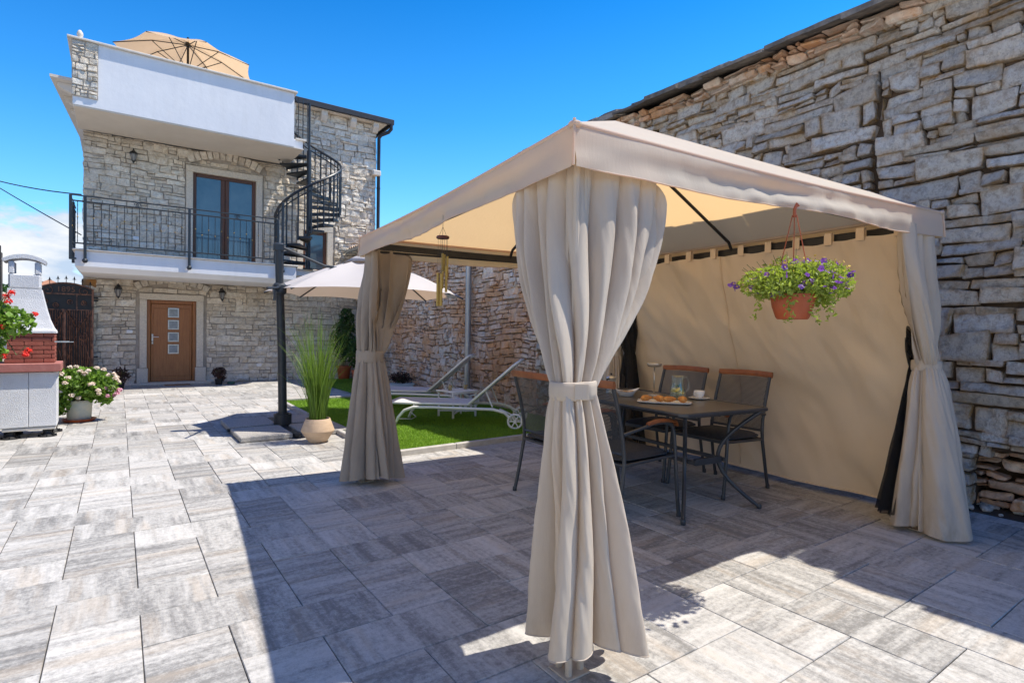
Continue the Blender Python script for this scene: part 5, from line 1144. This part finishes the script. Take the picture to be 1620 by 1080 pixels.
# ================================================================ POTTED PLANTS
pg = thing('potted_grass', 'tall green ornamental grass in a faceted sandy clay pot by the parasol', 'potted plant', (1.80, 6.27, 0))
q = MB(); q.lathe([(.0, .003), (.095, .003), (.098, .008), (.175, .125), (.176, .135), (.128, .262), (.124, .262), (.118, .24), (.11, .22), (0, .22)], n=40); q.build('pot', 'clay_pot', pg, auto=True)
q = MB(); q.lathe([(0, .225), (.115, .225)], n=20); q.build('soil', 'soil', pg)
def blades(name, n, base_r, H0, seed, m, parent, wd=.0045, z0=.22, droop=1.0, segs=7):
    r_ = np.random.default_rng(seed); V = []; F = []; rn = []
    for i in range(n):
        a = r_.uniform(0, 6.283); rb = base_r*math.sqrt(r_.uniform()); az = r_.uniform(0, 6.283) if r_.random() < .3 else a+r_.normal(0, .5); L = H0*r_.uniform(.45, 1.05); ln = abs(r_.normal(.015, .042))+.004; dr = r_.uniform(.05, .55)**1.6*droop; wv = wd*r_.uniform(.6, 1.2); fa = r_.uniform(0, 6.28); k = len(V); q_ = r_.uniform()
        for s in range(segs+1):
            t_ = s/segs; out = ln*t_*L*2.0+dr*t_**2.6*L*.75; zz = L*t_-dr*t_**3*L*.55; x = rb*math.cos(a)+out*math.cos(az); y = rb*math.sin(a)+out*math.sin(az); w_ = wv*(1-t_**2.2)+.0004
            V += [(x-w_*math.sin(fa), y+w_*math.cos(fa), z0+zz), (x+w_*math.sin(fa), y-w_*math.cos(fa), z0+zz)]
        for s in range(segs): F.append((k+2*s, k+2*s+1, k+2*s+3, k+2*s+2)); rn.append(q_)
    return fastmesh(name, V, F, m, parent, rn)
blades('grass_blades', 400, .085, 1.24, 5, 'blade', pg, wd=.0034, droop=.9)

rp_ = thing('rose_bush', 'bushy cream and pink roses in a weathered bucket on a red saucer beside the barbecue', 'potted plant', (-.42, 9.2, 0))
q = MB(); q.lathe([(0, .03), (.125, .03), (.128, .034), (.140, .24), (.148, .243), (.148, .262), (.141, .264), (.146, .275), (.138, .276), (.13, .24), (0, .24)], n=32); q.build('bucket', 'bucket', rp_, auto=True)
q = MB(); q.lathe([(0, .002), (.16, .002), (.185, .035), (.180, .036), (.155, .012), (0, .012)], n=32); q.build('saucer', 'terracotta', rp_, auto=True)
P = np.concatenate([blob(1500, (.0, .0, .50), (.36, .34, .21), 1, .25), blob(500, (.20, -.05, .44), (.24, .22, .20), 2, .3), blob(420, (-.18, -.08, .42), (.22, .2, .2), 3, .3), blob(260, (-.20, -.12, .24), (.12, .10, .14), 4, .2), blob(160, (.27, -.1, .30), (.10, .10, .10), 9, .2)])
leaves('foliage', P, .055, 'leaf', rp_, aspect=.62, seed=7)
q = MB(); r = np.random.default_rng(1)
for k in range(26): a = r.uniform(0, 6.28); d_ = r.uniform(.1, .33); q.tube([(.05*math.cos(a), .05*math.sin(a), .23), (d_*.5*math.cos(a), d_*.5*math.sin(a), .42), (d_*math.cos(a), d_*math.sin(a), r.uniform(.4, .66))], .004, 5)
q.build('stems', 'stem', rp_)
def roses(name, P, rad, m, parent, seed):
    for i, p in enumerate(P): leaves('rose', blob(26, p, (rad, rad, rad*.65), seed+i, .2), rad*.95, m, parent, aspect=1.0, up=.8, seed=seed+i, fold=.6)
dd = blob(150, (.02, -.02, .50), (.40, .37, .22), 31, .95); dd = dd[(dd[:, 1] < .14) & (dd[:, 2] > .33)][:54]; roses('cream_roses', dd[6:], .030, 'petal_cream', rp_, 50)
roses('pink_roses', np.array([[.40, -.14, .36], [.37, -.10, .33], [.43, -.12, .40], [.27, -.16, .43], [.30, -.2, .34], [-.30, -.1, .55]]), .032, 'petal_pink', rp_, 90)

def pot_plant(name, loc, label, cat, pot, potm, P, leafm, ls, aspect=.4, seed=1, stems=True):
    t_ = thing(name, label, cat, loc); q = MB(); q.lathe(pot, n=24); q.build('pot', potm, t_, auto=True); leaves('foliage', P, ls, leafm, t_, aspect=aspect, seed=seed)
    if stems:
        q = MB(); r_ = np.random.default_rng(seed); h_ = P[:, 2].max(); z0 = pot[-1][1]
        for k in range(9): a = r_.uniform(0, 6.28); d_ = r_.uniform(.05, .8)*abs(P[:, 0]).max(); q.tube([(.02*math.cos(a), .02*math.sin(a), z0), (d_*.5*math.cos(a), d_*.5*math.sin(a), (z0+h_)/2), (d_*math.cos(a), d_*math.sin(a), h_*.9)], .005, 5)
        q.build('stems', 'stem', t_)
    return t_
pt = [(0, .002), (.065, .002), (.085, .13), (.078, .13), (0, .12)]
pot_plant('potted_plant', (1.80, 13.75, 0), 'small burgundy-leaved plant in a dark pot right of the front door', 'potted plant', pt, 'black', np.concatenate([blob(260, (0, 0, .27), (.15, .13, .12), 3, .1), blob(60, (.05, 0, .15), (.1, .1, .05), 3, .1)]), 'leaf_purple', .075, .35, 3)
pot_plant('potted_plant', (.02, 13.7, 0), 'dark spiky plant left of the front door behind the rose bush', 'potted plant', pt, 'black', blob(240, (0, 0, .26), (.16, .13, .14), 4, .1), 'leaf_purple', .09, .25, 5)
q = MB(); q.lathe([(0, .001), (.07, .001), (.085, .02), (.075, .055), (.05, .065), (0, .066)], (2.05, 13.8, 0), 18); tag(q.build('water_dish', mat('dark_green_plastic', (.03, .10, .075), None, .5), auto=True, loc=(2.05, 13.8, 0)), 'small dark green dish on the paving beside the potted plant', 'dish')
tpot = [(0, .002), (.13, .002), (.17, .30), (.185, .30), (.185, .35), (.16, .35), (0, .33)]
pot_plant('potted_shrub', (4.62, 13.9, .0), 'tall leafy shrub in a terracotta pot in the corner by the house', 'potted plant', tpot, 'terracotta', np.concatenate([blob(700, (0, 0, 1.0), (.34, .3, .55), 5, .1), blob(300, (.05, 0, 1.5), (.2, .2, .3), 6, .1)]), 'leaf_dark', .10, .38, 5)
pot_plant('potted_shrub', (4.45, 12.3, .0), 'dense dark green bush in a terracotta pot behind the left curtain', 'potted plant', tpot, 'terracotta', blob(900, (0, 0, .75), (.32, .3, .38), 15, .2), 'leaf_dark', .08, .5, 8)
t_ = thing('planter_trough', 'pale blue plastic trough with small dark-leaved plants by the rubble wall', 'planter', (4.72, 10.62, .0), R_(-8))
q = MB()
Gd = []
for (w_, d_, z) in ((.0, .0, .01), (.20, .085, .01), (.24, .105, .15), (.255, .12, .155), (.255, .12, .175), (.24, .105, .175), (.22, .09, .13), (0, 0, .13)):
    Gd.append([(w_*math.copysign(abs(math.cos(a))**.4, math.cos(a)), d_*math.copysign(abs(math.sin(a))**.4, math.sin(a)), z) for a in np.linspace(0, 2*math.pi, 36, endpoint=False)])
q.grid(Gd, wrap=True); q.build('trough', 'bluewhite', t_, auto=True)
leaves('foliage', np.concatenate([blob(420, (-.03, 0, .30), (.22, .13, .12), 7, .1), blob(120, (.1, 0, .24), (.15, .1, .07), 8, .1)]), .05, 'leaf_purple', t_, aspect=.4, seed=4)
leaves('green_foliage', blob(120, (0, 0, .25), (.2, .12, .08), 9, .1), .045, 'leaf_dark', t_, aspect=.4, seed=14)

# geranium trough on a black stand at the left edge
t_ = thing('geranium_planter', 'white trough of scarlet geraniums in front of the barbecue at the left edge', 'planter', (-.88, 5.95, 0))
q = MB(); q.box((-.30, -.11, 1.02), (.14, .11, 1.20), ch=.02); q.build('trough', 'white_plastic', t_)
q = MB()
for (x, y) in ((-.27, -.09), (-.04, -.09), (-.27, .09), (-.04, .09)): q.tube([(x, y, 0), (x, y, 1.0)], .010, 6)
q.box((-.29, -.105, 1.0), (.13, .105, 1.015)); q.build('stand', 'black', t_)
P = np.concatenate([blob(900, (-.04, 0, 1.30), (.25, .17, .14), 1, .3), blob(380, (.14, -.05, 1.26), (.19, .15, .13), 2, .3), blob(260, (.02, -.12, 1.14), (.16, .08, .13), 3, .3), blob(100, (.10, -.13, 1.03), (.07, .05, .07), 4, .2)])
leaves('foliage', P, .042, 'leaf', t_, aspect=.95, seed=9)
def geran(P, seed):
    for i, p in enumerate(P): leaves('bloom', blob(30, p-np.array([0, 0, .05]), (.026, .026, .022), seed+i, .2), .018, 'petal_red', t_, aspect=.9, up=.6, seed=seed+i)
geran(np.array([[.16, -.08, 1.51], [.19, -.09, 1.54], [.175, -.10, 1.47], [.09, -.10, 1.52], [-.03, -.17, 1.22], [.01, -.18, 1.215], [-.01, -.17, 1.25], [.275, -.12, 1.06], [.29, -.1, 1.085], [.15, -.14, 1.05], [.14, -.16, 1.27], [.33, -.08, 1.38], [-.2, -.15, 1.4]]), 60)
q = MB()
for (x, y, z) in ((.16, -.08, 1.49), (.19, -.09, 1.52), (.09, -.1, 1.5), (.275, -.12, 1.07), (-.01, -.17, 1.22)): q.tube([(x*.4, 0, 1.2), (x*.8, y*.8, z-.07), (x, y, z)], .003, 5)
q.build('stems', 'stem', t_)

# ================================================================ MASONRY BARBECUE
bq = thing('masonry_barbecue', 'white and red-brick masonry barbecue with tapering chimney hood', 'barbecue', (-.80, 8.05, 0), R_(2.0))
def B_(mb, n, m, **k): o = mb.build(n, m, bq, **k); return o
q = MB(); q.box((-.245, 0, .115), (.235, .42, .725), ch=.006); B_(q, 'cabinet', 'plaster_rough')
q = MB(); q.box((-.243, -.020, .125), (-.010, -.001, .722), ch=.004); B_(q, 'door_panel', 'plaster_rough'); q = MB(); q.box((-.006, -.020, .125), (.233, -.001, .722), ch=.004); B_(q, 'door_panel', 'plaster_rough')
q = MB(); q.box((-.225, -.012, .085), (.225, .41, .114), ch=.004); B_(q, 'plinth', 'coping')
for (x, y) in ((-.16, .05), (.15, .05), (-.16, .36), (.19, .36)):
    q = MB(); q.lathe([(.085, 0), (.085, .006), (.045, .028), (.036, .045), (.036, .060), (.042, .062), (.042, .084)], (x, y, 0), 18)
    for k in range(8): a = k*math.pi/4; q.obox((x+.058*math.cos(a), y+.058*math.sin(a), .016), (.05, .006, .024), rz=a)
    B_(q, 'adjustable_foot', 'rubber', auto=True)
q = MB(); q.box((-.33, -.065, .728), (.275, .47, .822), ch=.008); B_(q, 'work_slab', 'red_slab')
q = MB(); q.box((-.205, .02, .824), (.205, .43, 1.15)); bj = B_(q, 'firebox', 'brick_joint')
q = MB(); r = np.random.default_rng(2); nb = 7; bh = .3265/nb
for rw in range(nb):
    z0 = .825+rw*bh; x = -.212-(.10 if rw % 2 else 0.0)
    while x < .212:
        x1 = x+.165; a_, c_ = max(x+.003, -.212), min(x1-.003, .212); q.cur = r.uniform()
        if c_-a_ > .02: q.box((a_, .006, z0+.004), (c_, .05, z0+bh-.003), ch=.003)
        x = x1
    y = .006+(.08 if rw % 2 else 0)
    while y < .43: y1 = min(y+.165, .43); q.cur = r.uniform(); q.box((.17, max(.052, y+.003), z0+.004), (.214, y1-.003, z0+bh-.003), ch=.003) if y1-max(.052, y+.003) > .02 else None; y = y1
o = q.build('bricks', 'red_brick'); o.parent = bj
q = MB()
def rng4(hw, d0, d1, z): return [(-hw, d0, z), (hw, d0, z), (hw, d1, z), (-hw, d1, z)]
hx_ = [(.225, -.012, .45, 1.153), (.224, -.012, .45, 1.175), (.205, .008, .435, 1.21), (.180, .035, .41, 1.30), (.163, .06, .385, 1.42), (.152, .08, .36, 1.53), (.142, .09, .345, 1.64)]
Gd = [[(-h, a, z), (h, a, z), (h, c, z), (-h, c, z)] for h, a, c, z in hx_]; q.grid(Gd, wrap=True); q.add(Gd[0], [(3, 2, 1, 0)]); q.add(Gd[-1], [(0, 1, 2, 3)])
o = B_(q, 'chimney_hood', 'plaster_rough'); 
for v in o.data.vertices: v.co.x -= (v.co.z-1.15)*.10
q = MB(); q.box((-.185, .10, 1.643), (.085, .34, 1.80), ch=.014); B_(q, 'flue_block', 'plaster_rough')
q = MB(); q.box((-.185, .10, 1.802), (-.135, .34, 1.935), ch=.008); B_(q, 'flue_pier', 'plaster_rough'); q = MB(); q.box((.035, .10, 1.802), (.085, .34, 1.935), ch=.008); B_(q, 'flue_pier', 'plaster_rough')
q = MB(); n = 16; top_ = []; bot_ = []
for i in range(n+1):
    u = -1+2*i/n; x = -.05+u*.185; top_.append((x, 1.955+.062*(1-u*u))); bot_.append((-.05+u*.175, 1.922+.05*(1-u*u)*(1 if abs(u) < .8 else .9)))
q.prism(top_+bot_[::-1], .08, .36, 'y'); B_(q, 'chimney_cap', 'plaster_rough')
q = MB(); q.box((.21, .02, 1.05), (.34, .035, 1.065)); q.obox((.30, .05, .985+.07), (.16, .03, .008)); B_(q, 'grill_rod', 'steel')

# ================================================================ IRON GATE, FENCE, BACKGROUND
gt = thing('iron_gate', 'rusty dark wrought-iron gate with arched top and the number 1895', 'gate', (-.86, 14.2, 0))
q = MB(); arc = [(x, 1.965+.125*(1-((x+.86)/.44)**2)) for x in np.linspace(-1.30, -.42, 20)]
q.prism([(-1.30, .06), (-.42, .06)]+arc[::-1], 14.19, 14.205, 'y'); put(q.build('gate_sheet', 'black'), gt)
q = MB(); q.tube([(x, 14.185, z) for x, z in arc], .014, 6); q.box((-1.30, 14.165, .06), (-1.265, 14.189, 1.96)); q.box((-.455, 14.165, .06), (-.42, 14.189, 1.96)); q.box((-1.264, 14.166, 1.86), (-.456, 14.189, 1.885)); q.box((-1.264, 14.166, 1.55), (-.456, 14.189, 1.57)); q.box((-1.264, 14.166, .08), (-.456, 14.189, .11)); q.box((-.90, 14.165, .111), (-.86, 14.189, 1.549)); q.box((-.70, 14.167, 1.571), (-.68, 14.189, 1.859))
r = np.random.default_rng(9)
for k in range(22):
    x = -1.245+k*.037; 
    if abs(x+.88) < .03: continue
    q.tube([(x+r.normal(0, .004), 14.175, z) for z in np.linspace(.11, 1.55, 5)], r.uniform(.006, .012), 5)
for (x, z) in ((-1.18, 1.72), (-1.02, 1.65), (-.80, 1.72), (-.58, 1.70), (-.58, .90), (-1.1, .80)): q.tube([(x+.04*math.cos(a), 14.17, z+.04*math.sin(a)) for a in np.linspace(0, 6.28, 14, endpoint=False)], .010, 5, closed=True); q.ball((x, 14.168, z), .018, 8)
for (x0, x1) in ((-1.26, -.90), (-.86, -.46)): q.tube([(x0, 14.168, 1.55), ((x0+x1)/2, 14.160, 1.18), (x1, 14.168, 1.55)], .012, 5); q.tube([(x0, 14.168, .5), ((x0+x1)/2, 14.16, 1.18), (x1, 14.168, .5)], .010, 5)
M['iron_copper'] = mat('copper_brushed_iron', (.05, .022, .014), (.30, .135, .075), .45, 22, (1, 1, .5), bump=.8, bscale=40, metal=.35, spec=.7)
for (x, z, s_) in ((-1.15, 1.93, 1), (-.57, 1.93, -1), (-1.06, 1.30, 1), (-.66, 1.30, -1), (-1.12, 1.02, -1), (-.60, 1.02, 1), (-1.06, .35, 1), (-.66, .35, -1)): q.tube([(x+s_*(.012+.011*a)*math.cos(a), 14.166, z+(.012+.011*a)*math.sin(a)) for a in np.linspace(0, 7.5, 26)], .008, 5)
put(q.build('ironwork', 'iron_copper'), gt)
q = MB()
for k in range(7):
    x = -1.24+k*.127; z = 1.965+.125*(1-((x+.86)/.44)**2); q.tube([(x, 14.19, z), (x, 14.19, z+.10)], .006, 5); q.tube([(x, 14.19, z+.08), (x, 14.19, z+.10), (x, 14.19, z+.15)], [.006, .016, .001], 5); q.tube([(x-.03, 14.19, z+.085), (x+.03, 14.19, z+.085)], .006, 5)
put(q.build('spearheads', 'black'), gt)
q = MB()
for z in (1.80, 1.74, .60): q.box((-.418, 14.17, z), (-.35, 14.20, z+.035))
put(q.build('hinges', 'black'), gt)
def text(s, size, m, loc, rot, parent, name, ext=.004):
    c = bpy.data.curves.new('t', 'FONT'); c.body = s; c.size = size; c.extrude = ext; c.align_x = 'CENTER'; c.resolution_u = 3
    o = bpy.data.objects.new('t', c); col.objects.link(o); o.location = loc; o.rotation_euler = rot; bpy.context.view_layer.update()
    me = bpy.data.meshes.new_from_object(o.evaluated_get(bpy.context.evaluated_depsgraph_get())); me.name = name; mw = o.matrix_world.copy(); bpy.data.objects.remove(o); me.transform(mw)
    me.materials.clear(); me.materials.append(M[m] if isinstance(m, str) else m); n_ = bpy.data.objects.new(name, me); col.objects.link(n_); return put(n_, parent) if parent else n_
M['copper'] = mat('coppery_rust', (.22, .11, .065), (.15, .075, .045), .5, 30, metal=.3)
text('1895', .15, 'copper', (-.86, 14.168, 1.915), (R_(90), 0, 0), gt, 'number_relief')

fn = thing('sheet_fence', 'dark weathered sheet-metal fence running along the left edge behind the barbecue', 'fence', (-1.24, 8, 0))
q = MB(); q.box((-1.27, 6.6, .05), (-1.255, 9.9, 2.18)); put(q.build('sheet', mat('dark_weathered_sheet', (.035, .032, .03), (.11, .10, .09), .8, 6, bump=.4)), fn)
for y in (6.6, 8.0, 9.3): q = MB(); q.box((-1.254, y, 0), (-1.20, y+.06, 2.22), ch=.005); put(q.build('post', 'black'), fn)
bw = thing('boundary_wall', 'rough rubble boundary wall beyond the fence at the left', 'wall', (-1.6, 12, 0))
q = MB(); q.box((-1.9, 9.95, 0), (-1.32, 14.3, 1.7), ch=.02); put(q.build('wall', 'rubblewall'), bw)
fh = thing('distant_house', 'distant house with clay roof just showing above the iron gate', 'house', (-5.1, 46, 0))
q = MB(); q.box((-4.2, 45, -.03), (-2.9, 52, 3.75)); put(q.build('wall', 'coping'), fh)
q = MB(); q.add([(-4.35, 44.6, 3.7), (-2.75, 44.6, 3.7), (-2.75, 52.4, 3.7), (-4.35, 52.4, 3.7), (-3.55, 45.4, 4.15), (-3.55, 51.5, 4.15)], [(0, 1, 4), (1, 2, 5, 4), (2, 3, 5), (3, 0, 4, 5), (0, 3, 2, 1)]); put(q.build('roof', 'far_roof'), fh)
for i, (x, y, s) in enumerate(((-4.6, 36, 1.2), (-8.3, 40, 1.5), (-2.6, 40, 1.1))):
    tr = thing('distant_tree', ('rounded green tree before the distant clay roof', 'broad green tree left of the distant house', 'low green tree right of the distant house')[i], 'tree', (x, y, 0), 0, 'distant trees beyond the gate')
    q = MB(); q.tube([(0, 0, -.03), (.05, 0, 1.2), (.1, .05, 2.2)], [.12, .09, .05], 8); q.build('trunk', mat('bark', (.10, .08, .06), None, .95) if i == 0 else bpy.data.materials['bark'], tr)
    leaves('crown', np.concatenate([blob(700, (0, 0, 2.3), (1.3*s, 1.2*s, .8*s), 3+i, .4), blob(300, (.6*s, 0, 2.0), (.8*s, .8*s, .6*s), 13+i, .4)]), .22, 'leaf_dark', tr, aspect=.7, seed=i)
for i, (a, c, lab) in enumerate((((-9.5, 30, 8.9), (-.68, 14.45, 4.10), 'upper black overhead cable running to the house corner'), ((-9.5, 28, 8.0), (-.62, 14.44, 3.24), 'lower black overhead cable sloping down behind the balcony railing'))):
    pass
def cable(pts, lab, r_=.012): q = MB(); q.tube(pts, r_, 6); tag(q.build('overhead_cable', 'cable'), lab, 'cable', 'overhead cables beside the house')
def sagline(a, c, s): return [tuple(np.array(a)+(np.array(c)-a)*t_+np.array([0, 0, -s*4*t_*(1-t_)])) for t_ in np.linspace(0, 1, 24)]
cable(sagline((-7.0, 26, 8.0), (-.64, 14.46, 3.92), .55), 'upper black overhead cable running level to the house corner')
cable(sagline((-7.0, 26, 8.6), (-.64, 14.46, 3.10), .15), 'lower black overhead cable sloping down behind the balcony railing')

# unseen cream wall, added on the left to bounce warm light onto the barn
cw = thing('bounce_wall', 'tall cream rendered wall added out of view on the far left to bounce warm light onto the barn', 'wall', (-5.5, 0, 0))
M['cream_render'] = mat('cream_render', (.80, .74, .62), (.74, .68, .56), .9, 2, bump=.4, bscale=30)
q = MB(); q.box((-5.7, -6, 0), (-5.4, 6.4, 6.0)); put(q.build('wall', 'cream_render'), cw)
q = MB(); q.box((-5.77, -6.05, 6.002), (-5.33, 6.45, 6.08), ch=.01); put(q.build('coping', 'coping'), cw)
